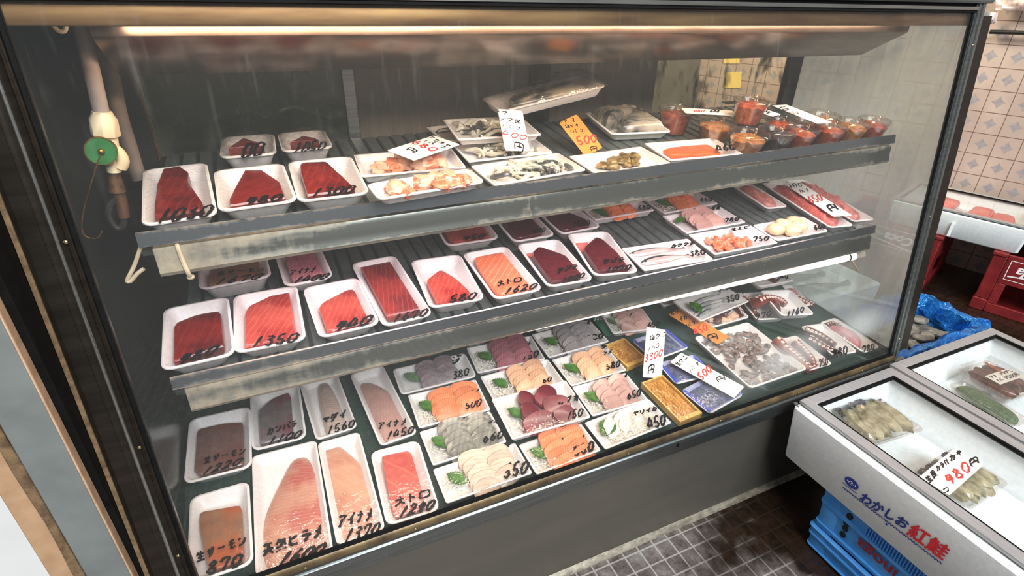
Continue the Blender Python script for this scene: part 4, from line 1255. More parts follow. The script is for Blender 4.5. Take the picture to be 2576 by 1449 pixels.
# ------------------------------------------------------------------ packs on the middle shelf
pack('deep white tray of small dark red tuna block priced 980, first on the middle shelf', P(418, 775, 578, 742, 590, 886, 393, 943), 'S2', .031, 'deep', texts=[T('E', '980', 320, 1300, 740, 1170, 390, 1190)],
     fill=[B('E', .022, 'tuna_red', 330, 880, 560, 790, 780, 755, 825, 1090, 720, 1120, 320, 1250, 300, 1180)], group=G2)
pack('deep white tray of bright red tuna block priced 1350 on the middle shelf', P(581, 739, 747, 719, 774, 853, 592, 890), 'S2', .031, 'deep', texts=[T('E', '1350', 1080, 1110, 1560, 1050, 1130, 1010)],
     fill=[B('E', .022, 'tuna_pink', 1050, 720, 1300, 600, 1450, 510, 1500, 560, 1550, 1050, 1045, 1150)], group=G2)
pack('deep white tray of salmon-red tuna block priced 940 on the middle shelf', P(765, 728, 903, 685, 957, 818, 793, 855), 'S2', .031, 'deep', shrink=.95, texts=[T('P', '940', 835, 838, 932, 815, 850, 812)],
     fill=[B('P', .022, 'tuna_pink', 803, 772, 885, 728, 920, 775, 932, 815, 822, 840)], group=G2)
pack('long white tray of striped tuna block priced 1670 on the middle shelf', P(881, 660, 992, 641, 1093, 790, 964, 825), 'S2', .030, 'deep', texts=[T('F', '1670', 560, 1240, 970, 1150, 600, 1150)],
     fill=[B('F', .022, 'tuna_striped', 195, 580, 560, 525, 680, 660, 905, 1040, 900, 1080, 480, 1165, 330, 850)], group=G2)
pack('deep white tray with a small pink tuna wedge priced 580 on the middle shelf', P(1030, 655, 1158, 637, 1222, 752, 1081, 776), 'S2', .031, 'deep', texts=[T('F', '580', 1210, 1010, 1530, 960, 1240, 930)],
     fill=[B('F', .024, 'tuna_pink', 970, 770, 1130, 650, 1290, 740, 1450, 900, 1440, 940, 1110, 1030, 1050, 920)], group=G2)
pack('white tray of pale marbled fatty tuna priced 1620 on the middle shelf', P(1160, 636, 1273, 617, 1370, 728, 1244, 754), 'S2', .032, 'deep', texts=[T('F', '大トロ', 1760, 830, 2050, 770, 1760, 770), T('F', '1620', 1830, 920, 2210, 845, 1870, 850)],
     fill=[B('F', .022, 'toro', 1520, 520, 1600, 460, 1830, 440, 1930, 560, 2210, 850, 1850, 945, 1650, 740)], group=G2)
pack('white tray of maroon whale meat priced 1000 on the middle shelf', P(1292, 612, 1404, 601, 1500, 704, 1381, 721), 'S2', .031, 'deep', texts=[T('G', 'クジラ', 680, 980, 910, 920, 690, 930), T('G', '1000', 730, 1085, 985, 1015, 740, 1030)],
     fill=[B('G', .026, 'whale', 430, 770, 500, 705, 760, 790, 970, 930, 960, 980, 690, 1100, 530, 990), ('block', px('G', 330, 740, 620, 690, 640, 730, 420, 800), .006, 'tuna_slab', 'blood_pad')], group=G2)
pack('white tray of maroon whale meat priced 1070 on the middle shelf', P(1424, 587, 1526, 579, 1613, 686, 1493, 693), 'S2', .031, 'deep', texts=[T('G', 'クジラ', 1170, 880, 1410, 850, 1180, 830), T('G', '1070', 1200, 970, 1480, 930, 1215, 915)],
     fill=[B('G', .026, 'whale', 980, 720, 1120, 590, 1420, 810, 1490, 910, 1440, 950, 1110, 975, 1020, 860), ('block', px('G', 880, 640, 1020, 640, 1000, 700, 950, 760), .006, 'tuna_slab', 'blood_pad')], group=G2)
pack('flat white tray of whole silver sardines priced 380 on the middle shelf', P(1568, 622, 1728, 601, 1798, 648, 1615, 685), 'S2', .016, 'flat', texts=[T('G', 'カタクチ', 1900, 710, 2160, 670, 1910, 670), T('G', '380', 2100, 800, 2285, 770, 2090, 740)],
     fill=[('fish', [(px('G', *v)[0], px('G', *v)[1], hw, .008) for v, hw in (((1640, 690, 2000, 645), .010), ((1450, 765, 2060, 695), .0155), ((1590, 855, 2110, 770), .0165))])], group=G2)
pack('flat white tray of peeled orange shrimp priced 750 on the middle shelf', P(1730, 589, 1887, 564, 1957, 609, 1799, 642), 'S2', .018, 'flat', texts=[T('H', '生エビ', 970, 622, 1150, 590, 980, 590), T('H', '750', 1180, 720, 1340, 705, 1190, 672)], fill=[('shrimp', 24)], group=G2)
pack('flat white tray of pinkish sliced fish priced 780 on the middle shelf', P(1662, 543, 1812, 518, 1878, 559, 1728, 586), 'S2', .018, 'flat', texts=[T('H', 'タチウオ', 690, 440, 885, 405, 690, 405), T('H', '780', 910, 535, 1055, 515, 920, 497)],
     fill=[('leaf', -.30, .18, .05, .012, .2), ('sashimi', 'slice_rose', 5, 5, .0, .0, .055, .030, .05)], group=G2)
pack('flat white tray of sliced salmon with glinting film, priced 680, right one of the two', P(1616, 500, 1746, 475, 1808, 512, 1670, 537), 'S2', .018, 'flat', texts=[T('H', 'サーモン', 500, 260, 650, 235, 490, 235), T('H', '680', 680, 335, 805, 330, 680, 300)],
     fill=[LEAFS, ('sashimi', 'slice_orange', 4, 4, .04, .0, .045, .034, .05), ('radish', -.3, 0, .12, .3, 26)], group=G2)
pack('flat white tray of sliced salmon priced 680 behind the maroon 1070 tray', P(1466, 527, 1606, 500, 1651, 530, 1493, 552), 'S2', .020, 'flat', lift=.006, texts=[T('G', '680', 1550, 300, 1690, 285, 1550, 250)],
     fill=[LEAFS, ('sashimi', 'slice_orange', 4, 4, .04, .0, .045, .034, .05), ('radish', -.3, 0, .12, .3, 26)], group=G2)
pack('white tray of five pale scallops priced 660 on the middle shelf', P(1890, 565, 2018, 544, 2092, 581, 1952, 605), 'S2', .018, 'mid', texts=[T('H', '660', 1770, 610, 1885, 578, 1760, 565)],
     fill=[('grid', 'scallop', 'scallop', [(-.26, .05), (-.05, -.16), (-.04, .2), (.16, .0), (.2, .24)], .023, .62)], group=G2, bulge=.006)
pack('long narrow tray of minced tuna half hidden at the back of the middle shelf', P(1838, 465, 1894, 454, 1964, 517, 1938, 527), 'S2', .020, 'mid', fill=[('heap', 'minced_pale', 'minced_tuna', .36, .42, .020)], group=G2)
pack('long narrow tray of minced tuna left of the 650 price card', P(1917, 460, 1971, 452, 2144, 567, 2092, 577), 'S2', .020, 'mid', shrink=.96, fill=[('heap', 'minced_tuna', 'minced_tuna', .38, .45, .024)], group=G2, bulge=.004)
pack('long narrow tray of minced tuna right of the 650 price card', P(1976, 453, 2022, 445, 2198, 552, 2153, 563), 'S2', .020, 'mid', shrink=.95, fill=[('heap', 'minced_pale', 'minced_tuna', .38, .45, .024)], group=G2, bulge=.004)
pack('white tray of reddish tuna priced 950 behind the marbled fatty tuna', P(1075, 541, 1200, 520, 1256, 601, 1123, 618), 'S2', .031, 'deep', texts=[T('F', '950', 1370, 310, 1630, 270, 1390, 255)],
     fill=[B('F', .024, 'tuna_pink', 1140, 120, 1590, 60, 1690, 310, 1300, 330, 1200, 290)], group=G2)
pack('white tray of dark maroon whale meat right of the 950 tuna tray', P(1240, 550, 1343, 530, 1394, 592, 1294, 609), 'S2', .030, 'deep', texts=[T('G', '1070', 400, 560, 560, 530, 410, 510)],
     fill=[B('G', .024, 'whale', 100, 390, 400, 370, 540, 540, 280, 600, 140, 540)], group=G2)
pack('white tray of dark maroon whale meat behind the maroon 1070 tray', P(1345, 535, 1458, 520, 1507, 569, 1421, 590), 'S2', .030, 'deep', texts=[T('G', '1020', 860, 480, 1050, 450, 850, 430)],
     fill=[B('G', .024, 'whale', 500, 330, 760, 310, 1010, 420, 1020, 480, 780, 520, 620, 420)], group=G2)
pack('white tray of pink salmon block priced 1670 under the lamp rail at the left', P(492, 670, 668, 637, 688, 697, 502, 726), 'S2', .040, 'deep', texts=[T('E', '生サーモン', 740, 385, 1240, 335, 750, 345), T('E', '1670', 700, 480, 1190, 410, 760, 418)],
     fill=[B('E', .030, 'salmon_skin', 700, 290, 1210, 220, 1220, 440, 690, 490, 660, 440)], group=G2)
pack('white tray of pale pink fish priced 1400 under the lamp rail, with glinting film', P(688, 630, 800, 610, 842, 695, 714, 722), 'S2', .031, 'deep', lift=.012, texts=[T('E', 'アイナメ', 1480, 385, 1760, 340, 1490, 335), T('E', '1400', 1500, 465, 1860, 410, 1560, 400)],
     fill=[B('E', .028, 'slice_mauve', 1430, 190, 1800, 130, 1870, 380, 1500, 460)], group=G2)

# ------------------------------------------------------------------ packs on the floor of the case
pack('white tray of salmon block priced 870 in the front left corner of the case floor', P(468, 1250, 625, 1210, 642, 1424, 478, 1465), 'D', .030, 'deep', texts=[T('I', '生サーモン', 240, 1365, 590, 1240, 240, 1300), T('I', '870', 310, 1449, 550, 1380, 330, 1360)],
     fill=[B('I', .022, 'salmon_skin', 265, 1060, 300, 1035, 560, 990, 570, 1280, 540, 1430, 340, 1440)], group=G3, inkw=1.15)
pack('white tray of dark-skinned salmon block priced 1220 behind the 870 salmon', P(472, 1051, 629, 1023, 637, 1173, 464, 1220), 'D', .032, 'deep', texts=[T('I', '生サーモン', 290, 710, 580, 640, 300, 665), T('I', '1220', 270, 790, 540, 710, 310, 735)],
     fill=[B('I', .024, 'salmon_skin_dark', 250, 490, 420, 450, 560, 440, 570, 700, 290, 790, 240, 740)], group=G3)
pack('long white tray of a wide pink flounder fillet priced 1600 at the case front', P(630, 1143, 797, 1107, 840, 1387, 644, 1458), 'D', .022, 'mid', texts=[T('I', '天然ヒラメ', 680, 1330, 1100, 1180, 680, 1250), T('I', '1600', 770, 1395, 1080, 1310, 830, 1300)],
     fill=[('fillet', px('I', 880, 660, 990, 640, 1060, 830, 1110, 1180, 1080, 1340, 760, 1430, 680, 1330, 690, 1060, 770, 880), .013, 'flounder')], group=G3, inkw=1.15)
pack('long white tray of a pale fillet priced 1370, between flounder and fatty tuna', P(801, 1114, 905, 1081, 968, 1330, 843, 1379), 'D', .024, 'mid', texts=[T('P', 'アイナメ', 848, 1330, 940, 1308, 850, 1300), T('P', '1370', 860, 1370, 950, 1348, 874, 1332)],
     fill=[('fillet', px('J', 110, 800, 180, 770, 250, 780, 420, 930, 500, 1050, 500, 1300, 560, 1560, 240, 1640, 150, 1150), .014, 'greenling')], group=G3, inkw=1.1)
pack('white tray of an oblong pink fatty tuna block priced 1290 at the case front', P(930, 1136, 1050, 1105, 1112, 1284, 971, 1323), 'D', .030, 'deep', texts=[T('J', '大トロ', 690, 1310, 1000, 1215, 690, 1240), T('J', '1290', 720, 1400, 1020, 1320, 760, 1310)],
     fill=[B('J', .022, 'toro_pink', 600, 905, 640, 880, 830, 850, 890, 1060, 960, 1350, 700, 1400)], group=G3, inkw=1.1)
pack('white tray of dark amberjack block priced 1100 behind the flounder', P(622, 990, 748, 965, 779, 1105, 639, 1128), 'D', .030, 'deep', texts=[T('I', 'カンパチ', 715, 520, 925, 460, 715, 475), T('I', '1100', 715, 585, 940, 530, 740, 530)],
     fill=[B('I', .024, 'amberjack_dark', 660, 370, 760, 280, 870, 240, 890, 560, 680, 590)], group=G3)
pack('white tray of red-striped bream fillet priced 1560 behind the 1370 fillet', P(748, 958, 845, 936, 903, 1074, 797, 1108), 'D', .026, 'mid', texts=[T('I', 'マダイ', 1080, 455, 1250, 395, 1080, 405), T('I', '1560', 1110, 515, 1300, 460, 1120, 460)],
     fill=[('fillet', px('I', 1050, 160, 1110, 140, 1170, 230, 1240, 400, 1250, 500, 1120, 540, 1060, 300), .018, 'bream_striped')], group=G3)
pack('long white tray of a tapering fillet priced 1450 with glints on its film', P(876, 941, 962, 916, 1053, 1092, 959, 1121), 'D', .024, 'mid', texts=[T('J', 'アイナメ', 560, 665, 810, 620, 560, 612), T('J', '1450', 625, 750, 860, 690, 640, 685)],
     fill=[('fillet', px('J', 400, 260, 500, 250, 660, 330, 790, 480, 830, 700, 620, 770, 500, 500), .016, 'slice_rose')], group=G3)
RD = ('radish', -.28, .0, .17, .36, 40)
SA = lambda m, n1=4, n2=4, L=.06, W=.040: [LEAFS, RD, ('sashimi', m, n1, n2, .10, -.04, L*1.12, W, .06)]
pack('white tray of grey horse mackerel slices priced 380 under the lamp rail', P(982, 929, 1172, 886, 1200, 947, 1011, 992), 'D', .022, 'mid', film='wrap_fogged', texts=[T('P', 'アジ', 1105, 928, 1160, 915, 1105, 905), T('J', '380', 1180, 250, 1320, 210, 1180, 185)], fill=[LEAFS, ('sashimi', 'aji_grey', 5, 5, .04, .0, .055, .03, .1)], group=G3)
pack('white tray of dark fish priced 580 just showing behind the horse mackerel', P(962, 880, 1140, 838, 1165, 872, 975, 908), 'D', .022, 'mid', film='wrap_fogged', texts=[T('J', '580', 1090, 35, 1215, 10, 1095, -15)], fill=[('sashimi', 'slice_mauve', 3, 3, .0, .0, .055, .03, .1)], group=G3)
pack('white tray of orange salmon slices priced 500 in the middle of the case floor', P(1020, 994, 1199, 953, 1235, 1032, 1056, 1075), 'D', .020, 'flat', lift=.004, texts=[T('J', '生', 1240, 325, 1310, 315, 1235, 280), T('J', 'サーモン', 1200, 390, 1410, 350, 1200, 352), T('J', '500', 1280, 500, 1420, 465, 1290, 435)], fill=SA('slice_orange', 4, 4), group=G3)
pack('white tray of silver and black fish slices priced 660, left of the dark red bonito', P(1053, 1082, 1232, 1037, 1279, 1108, 1087, 1174), 'D', .020, 'flat', texts=[T('K', 'メダイ', 190, 1140, 345, 1105, 190, 1100), T('K', '660', 190, 1290, 390, 1235, 200, 1215)], fill=SA('saba', 5, 4), group=G3)
pack('white tray of pale bream slices priced 550 at the case front beside the fatty tuna', P(1090, 1180, 1298, 1111, 1338, 1187, 1120, 1272), 'D', .020, 'flat', texts=[T('K', 'マダイ', 220, 1390, 460, 1320, 240, 1340), T('P', '550', 1263, 1205, 1328, 1190, 1270, 1170)], fill=SA('slice_white', 5, 4, .055), group=G3, inkw=1.1)
pack('white tray of chunky dark red bonito slices priced 750 lying across its neighbours', P(1233, 1006, 1428, 951, 1482, 1050, 1290, 1106), 'D', .022, 'flat', lift=.022, bulge=.006, texts=[T('K', 'カツオ', 880, 945, 1090, 890, 870, 880), T('K', '750', 950, 1075, 1110, 1035, 960, 1000)],
     fill=[LEAFS, ('radish', -.28, 0, .15, .36, 40), ('chunks', 'bonito', [(-.10, .30, .05, .042, 1.0), (.14, .24, .07, .05, .5), (-.13, -.02, .06, .05, 1.2), (.20, -.04, .07, .05, -.2), (-.10, -.28, .085, .05, .1), (.22, -.30, .06, .042, .3)])], group=G3)
pack('white tray of salmon slices priced 580 at the case front below the bonito', P(1303, 1116, 1458, 1067, 1520, 1131, 1347, 1194), 'D', .020, 'flat', texts=[T('K', '生', 895, 1225, 990, 1205, 890, 1180), T('K', 'サーモン', 890, 1295, 1140, 1240, 880, 1250), T('K', '580', 1020, 1410, 1215, 1350, 1020, 1315)], fill=SA('slice_orange', 5, 5, .055), group=G3, inkw=1.15)
pack('white tray of pale squid on shredded radish priced 450 at the case front', P(1463, 1061, 1632, 1006, 1697, 1064, 1523, 1127), 'D', .020, 'flat', texts=[T('K', 'ヤリイカ', 1560, 1050, 1790, 990, 1560, 1005), T('K', '450', 1700, 1165, 1870, 1115, 1690, 1065)],
     fill=[('leaf', -.27, .12, .055, .024, .6), ('radish', .05, -.05, .36, .34, 150), ('sashimi', 'squid_white', 2, 2, -.12, .08, .045, .03, .3)], group=G3, inkw=1.2)
pack('white tray of pinkish slices priced 650 between the bonito and the sea urchin box', P(1447, 973, 1571, 935, 1633, 1003, 1483, 1052), 'D', .020, 'flat', texts=[T('K', 'アイナメ', 1280, 755, 1520, 690, 1290, 710), T('K', '650', 1510, 895, 1640, 855, 1510, 828)], fill=SA('slice_rose', 4, 4, .048), group=G3)
pack('white tray of peach flounder slices priced 580 behind the pinkish 650 slices', P(1381, 904, 1527, 868, 1574, 931, 1442, 971), 'D', .020, 'flat', texts=[T('K', '天然', 1210, 455, 1330, 430, 1210, 415), T('K', 'ヒラメ', 1240, 505, 1380, 465, 1240, 468), T('K', '580', 1315, 622, 1450, 590, 1320, 558)], fill=SA('slice_peach', 4, 4, .05), group=G3)
pack('white tray of amberjack slices partly under the bonito tray', P(1201, 945, 1375, 906, 1430, 962, 1243, 1004), 'D', .018, 'flat', texts=[T('K', 'カンパチ', 570, 640, 755, 600, 560, 600), T('K', '60', 740, 745, 830, 720, 735, 703)], fill=SA('slice_peach', 4, 4, .05), group=G3)
pack('white tray of mauve-red slices priced 750 on the left of the 480 tray', P(1171, 873, 1337, 844, 1373, 902, 1201, 940), 'D', .020, 'flat', lift=.003, texts=[T('K', 'ヒラメ', 500, 420, 650, 390, 490, 385), T('K', '750', 545, 540, 710, 495, 550, 478)], fill=SA('slice_mauve', 5, 5, .055), group=G3)
pack('white tray of grey cutlass fish slices priced 480 under the lamp rail', P(1337, 840, 1483, 804, 1533, 857, 1379, 902), 'D', .020, 'flat', lift=.003, texts=[T('K', 'タチウオ', 1000, 240, 1185, 200, 1000, 203), T('K', '480', 1140, 360, 1300, 330, 1140, 308)], fill=SA('slice_grey', 5, 5, .055), group=G3)
pack('white tray of dark red slices mostly hidden behind the mauve-red 750 tray', P(1150, 835, 1300, 806, 1316, 841, 1178, 865), 'D', .018, 'flat', texts=[T('K', '770', 400, 330, 520, 300, 400, 285)], fill=[('sashimi', 'bonito', 3, 3, .0, .0, .055, .03, .1)], group=G3)
pack('white tray under glinting film behind the grey 480 tray', P(1322, 806, 1455, 775, 1483, 800, 1350, 834), 'D', .020, 'mid', film='wrap_fogged', fill=[('sashimi', 'slice_grey', 3, 3, .0, .0, .055, .03, .1)], group=G3)
pack('white tray of pale pink amberjack slices priced 650 behind the upright 3300 card', P(1502, 784, 1615, 779, 1660, 829, 1546, 836), 'D', .020, 'flat', lift=.004, texts=[T('K', 'カンパチ', 1540, 122, 1665, 120, 1540, 88), T('K', '650', 1700, 235, 1810, 215, 1700, 190)], fill=SA('slice_rose', 4, 4, .05), group=G3)

# sea urchin
def wood_box(label, quad, lift, h):
    F = Fr(quad, PL['D'] + UP*lift, UP, BACK, h)
    t = thing('wooden_urchin_box', label, 'sea urchin box', F.M, 'wooden boxes of sea urchin')
    w, l, th = F.w, F.l, .004
    obj('box', MB().box(-w/2, w/2, -l/2, l/2, 0, .004).box(-w/2, -w/2+th, -l/2, l/2, .004, h).box(w/2-th, w/2, -l/2, l/2, .004, h).box(-w/2+th, w/2-th, -l/2, -l/2+.012, .004, h).box(-w/2+th, w/2-th, l/2-th, l/2, .004, h), 'light_wood', t, bevel=.0008)
    mb = MB(); rnd = random.Random(int(w*1e5))
    mb.box(-w/2 + .006, w/2 - .006, -l/2 + .013, l/2 - .006, .005, .010)
    for j in range(9):
        for i in range(5):
            mb.ell((-w/2 + .012 + (w-.024)*(i + .5)/5, -l/2 + .016 + (l-.026)*(j + .5)/9, .008), (w-.02)/9, (l-.02)/15, .006, rnd.uniform(-.4, .4), 0, 8, 5, 1, .3, i + j*5)
    obj('sea_urchin_roe', mb, 'uni', t, kind='stuff')
    fm, _ = film_mesh(w, l, h, .002)
    obj('plastic_wrap', fm, 'wrap', t)
wood_box('yellowish wooden box of sea urchin at the case front beside the squid tray', px('L', 460, 955, 625, 890, 985, 1215, 775, 1290), .002, .018)
wood_box('yellowish wooden box of sea urchin behind the upright 3300 price card', px('L', 165, 635, 310, 565, 470, 740, 335, 850), .002, .018)
plain('dark_roe', '#4a4c54', '#85868a', 90, 0.4, bump=0.6)
plain('blue_print', '#2a44b8', '#4c68d0', 40, 0.3)
def salt_pack(label, quad, lift, seed):
    F = Fr(quad, PL['D'] + UP*lift, UP, BACK, .018)
    t = thing('blue_film_pack', label, 'fish pack', F.M, 'blue film packs of salted urchin')
    w, l = F.w, F.l
    obj('foam_tray', tray_mesh(w, l, .016, 'mid'), 'foam_white', t)
    obj('salted_urchin', MB().dome(smooth_poly(rrect(w*.8, l*.78, .01), 1), .004, .011, wob=.3, seed=seed), 'dark_roe', t, kind='stuff')
    st = MB()
    for sx in (-1, 1): st.box(sx*w*.46 - .004, sx*w*.46 + .004, -l*.45, l*.45, .0162, .0166)
    obj('blue_edge_print', st, 'blue_print', t)
    fm, _ = film_mesh(w, l, .017, .005)
    obj('plastic_wrap', fm, 'wrap_blue', t)
salt_pack('blue-edged film pack of grey urchin behind the upright 3300 card', px('L', 370, 580, 660, 500, 870, 645, 560, 770), .002, 1)
salt_pack('blue-edged film pack of grey urchin under the slanted 500 card', px('L', 620, 800, 930, 690, 1010, 870, 760, 985), .002, 2)
salt_pack('blue-edged film pack of grey urchin at the case front right of the wooden box', px('L', 790, 1005, 1060, 900, 1380, 1050, 1010, 1200), .002, 3)

# squid, octopus
SQ = [('lumps', ('squid_small',), 'baby_squid', 26, .010, .36, .34, .7)]
pack('large half-fogged pack of baby squid at the case front, under the orange 450 card', P(1737, 850, 1885, 803, 2033, 931, 1893, 978), 'D', .024, 'mid', lift=.004, shrink=.96, fill=[('lumps', ('squid_small',), 'baby_squid', 110, .0085, .42, .43, .75)], group=G3, bulge=.004, film='wrap_fogged')
pack('pack of pinkish squid pieces behind the fogged baby squid', P(1700, 795, 1850, 750, 1890, 798, 1760, 838), 'D', .022, 'mid', fill=[('lumps', ('squid_small', 'clam_pale'), 'squid_piece', 14, .013, .36, .3, .6)], group=G3, shrink=.86)
pack('white tray of small silver fish priced 350, tilted across the packs behind the 450 card', P(1700, 758, 1813, 708, 1874, 754, 1765, 816), 'D', .016, 'flat', lift=.045, texts=[T('L', 'カタクチ', 1015, 175, 1140, 130, 1010, 140), T('L', 'イワシ', 1105, 205, 1200, 165, 1100, 175), T('L', '350', 1170, 285, 1290, 250, 1165, 230)],
     fill=[('leaf', -.32, .0, .05, .02, 1.6), ('fish', [(px('L', *v)[0], px('L', *v)[1], .007, .007) for v in ((870, 300, 1120, 200), (885, 335, 1150, 235), (905, 370, 1160, 262), (925, 400, 1130, 305))], ('fish_silver', 'fish_back'))], group=G3)
pack('grey tray of pale fish under the lamp rail left of the tilted 350 tray', P(1640, 745, 1735, 716, 1770, 745, 1668, 768), 'D', .018, 'flat', lift=.012, film='wrap_fogged', fill=[('sashimi', 'slice_rose', 3, 3, .0, .0, .05, .03, .1)], group=G3)
def octo(c, pts, r0, r1, side, mt='octopus_red'): return ('tentacle', px(c, *pts), r0, r1, side, mt)
pack('white tray of octopus arms priced 750 at the case front next to the baby squid', P(1940, 857, 2002, 835, 2098, 917, 2036, 940), 'D', .022, 'mid', shrink=.90, texts=[T('M', '750', 1800, 1065, 1890, 1035, 1790, 1000)],
     fill=[octo('M', (1380, 820, 1470, 900, 1560, 960, 1640, 1020, 1720, 1080), .020, .012, .3), octo('M', (1560, 830, 1620, 880, 1680, 930, 1740, 1000, 1760, 1070), .016, .009, .2)], group=G3, bulge=.010)
pack('white tray of dotted octopus arms priced 880, second from the right glass', P(2008, 815, 2069, 802, 2168, 887, 2098, 911), 'D', .022, 'mid', texts=[T('M', '880', 1945, 970, 2085, 930, 1930, 895)],
     fill=[octo('M', (1660, 710, 1760, 740, 1860, 780, 1960, 840), .017, .010, -.1, 'octopus_dark'), octo('M', (1700, 800, 1800, 850, 1900, 890, 1990, 910), .016, .009, -.2, 'octopus_dark')], group=G3, bulge=.010, shrink=.82)
pack('white tray of pink octopus head priced 780 against the right glass', P(2050, 806, 2096, 790, 2226, 877, 2182, 897), 'D', .022, 'mid', texts=[T('M', '780', 2230, 915, 2350, 880, 2220, 865)],
     fill=[('fillet', px('M', 1850, 650, 1980, 640, 2120, 700, 2230, 780, 2220, 850, 2080, 820, 1960, 740), .028, 'octopus_pink', 'octopus_head'), octo('M', (1860, 660, 1920, 640, 1980, 650, 2040, 690), .009, .006, .1, 'octopus_dark')], group=G3, bulge=.012, shrink=.85)
pack('white tray of octopus arms priced 770 in the rear row beside the 350 tray', P(1858, 739, 1925, 728, 1972, 797, 1900, 812), 'D', .024, 'mid', shrink=.94, texts=[T('M', '770', 1170, 595, 1330, 565, 1170, 550)],
     fill=[octo('M', (1040, 400, 1100, 420, 1140, 480, 1180, 540), .019, .011, .3), octo('M', (960, 470, 1000, 500, 1030, 530, 1040, 560), .012, .008, .3, 'octopus_dark')], group=G3, bulge=.010)
pack('white tray of red octopus priced 1160 in the rear row', P(1928, 733, 1992, 725, 2034, 781, 1962, 803), 'D', .024, 'mid', lift=.036, texts=[T('M', '1160', 1480, 570, 1650, 520, 1480, 525)],
     fill=[octo('M', (1180, 440, 1260, 400, 1340, 390, 1420, 400, 1480, 430), .019, .010, .0), ('fillet', px('M', 1220, 430, 1320, 400, 1420, 420, 1420, 500, 1300, 520), .024, 'octopus_red', 'octopus_body')], group=G3, bulge=.012)
pack('white tray of dotted octopus arm priced 80 at the right of the rear row', P(1972, 717, 2000, 710, 2034, 766, 2008, 776), 'D', .024, 'mid', shrink=.88, texts=[T('M', '80', 1580, 478, 1655, 466, 1572, 442)],
     fill=[octo('M', (1440, 360, 1520, 380, 1600, 400, 1680, 430, 1740, 460), .014, .010, -.3), ('fillet', px('M', 1480, 280, 1560, 290, 1660, 350, 1640, 390, 1520, 350), .022, 'octopus_pink', 'octopus_body')], group=G3, bulge=.012)
pack('white tray of octopus priced 340 on top of the rear row at the right', P(1880, 694, 1962, 678, 1998, 703, 1907, 724), 'D', .022, 'mid', lift=.076, texts=[T('M', '340', 1370, 220, 1500, 195, 1360, 180)],
     fill=[octo('M', (1300, 120, 1320, 150, 1340, 190, 1390, 215), .012, .007, .2), octo('M', (1130, 150, 1160, 165, 1190, 175, 1210, 180), .012, .009, .2)], group=G3, bulge=.012)
# ------------------------------------------------------------------ price cards
def ct(c, s, ink, *v):
    q = px(c, *v); return (s, q[0], q[1], q[2], ink)
s1n = PL['S1']; dn = PL['D']
card('white price card 680 lying tilted on the orange clam tray', px('C', 440, 712, 940, 572, 1190, 652, 742, 822), s1n + UP*.045, UP,
     [ct('C', '680', 'ink_red', 690, 640, 940, 740, 745, 605), ct('C', '円', 'ink_black', 640, 710, 740, 755, 680, 680), ct('C', 'アカホヤ', 'ink_black', 860, 590, 1080, 690, 900, 570), ct('C', '1パック', 'ink_black', 810, 625, 1040, 705, 835, 602)])
pt = hit((1306, 385), s1n + UP*.030, UP)
card('white price card 400 standing up across the squid strip trays', P(1246, 270, 1308, 283, 1340, 391, 1276, 367), pt, tilt_n(18, 30),
     [ct('C', 'トウフグ', 'ink_black', 1555, 345, 1800, 375, 1560, 300), ct('C', 'ヅブ皮', 'ink_black', 1580, 410, 1815, 450, 1580, 370), ct('C', '1パック', 'ink_black', 1605, 480, 1810, 515, 1605, 445), ct('C', '400', 'ink_red', 1610, 560, 1870, 620, 1625, 505), ct('C', '円', 'ink_black', 1735, 700, 1850, 730, 1735, 625)])
pt = hit((1500, 378), s1n + UP*.014, UP)
card('orange price card 500 leaning on the mackerel bag', P(1397, 303, 1448, 300, 1528, 374, 1472, 383), pt, tilt_n(8, 48),
     [ct('D', 'カラス子', 'ink_black', 20, 370, 140, 360, 10, 345), ct('D', '塩ヤキ', 'ink_black', 60, 410, 170, 398, 50, 385), ct('D', '1パック', 'ink_black', 95, 450, 200, 435, 85, 425), ct('D', '500', 'ink_red', 150, 530, 300, 505, 130, 470), ct('D', '円', 'ink_black', 245, 575, 300, 565, 235, 545)], 'card_orange')
card('white price card lying across the two cups nearest the mackerel bag', px('S', 370, 312, 845, 303, 790, 345, 300, 342), s1n + UP*.066, UP, [ct('S', '480', 'ink_red', 420, 332, 530, 332, 430, 306), ct('S', '円', 'ink_black', 580, 335, 680, 335, 590, 308)])
card('white price card lying over the cups with a grey end, left of the long one', px('S', 860, 258, 960, 245, 1310, 350, 1215, 372), s1n + UP*.066, UP, [ct('S', '480', 'ink_red', 950, 290, 1060, 325, 985, 268), ct('S', '円', 'ink_black', 1090, 325, 1180, 350, 1120, 305), ct('S', 'キムチ', 'ink_black', 870, 265, 950, 290, 900, 250)])
card('longer white price card lying over the red cups near the shelf end', px('S', 1210, 262, 1370, 255, 1820, 432, 1680, 445), s1n + UP*.066, UP, [ct('S', 'イカ', 'ink_black', 1260, 285, 1360, 320, 1310, 262), ct('S', 'チャンジヤ', 'ink_black', 1320, 320, 1450, 365, 1380, 300)])
card('small dark card sticking out behind the stacked cup', px('S', 712, 228, 850, 208, 880, 232, 770, 252), s1n + UP*.075, UP, [], 'black_bar')
card('white price card 650 lying lengthwise between the minced tuna trays', px('H', 1482, 148, 1645, 148, 2118, 452, 1960, 482), PL['S2'] + UP*.037, UP,
     [ct('H', 'ネギトロ', 'ink_black', 1540, 205, 1660, 185, 1520, 165), ct('H', '1パック', 'ink_black', 1640, 255, 1730, 235, 1620, 220), ct('H', '650', 'ink_red', 1740, 350, 1870, 315, 1690, 285), ct('H', '円', 'ink_black', 1930, 430, 2010, 400, 1880, 375)])
pt = hit((1636, 950), dn + UP*.022, UP)
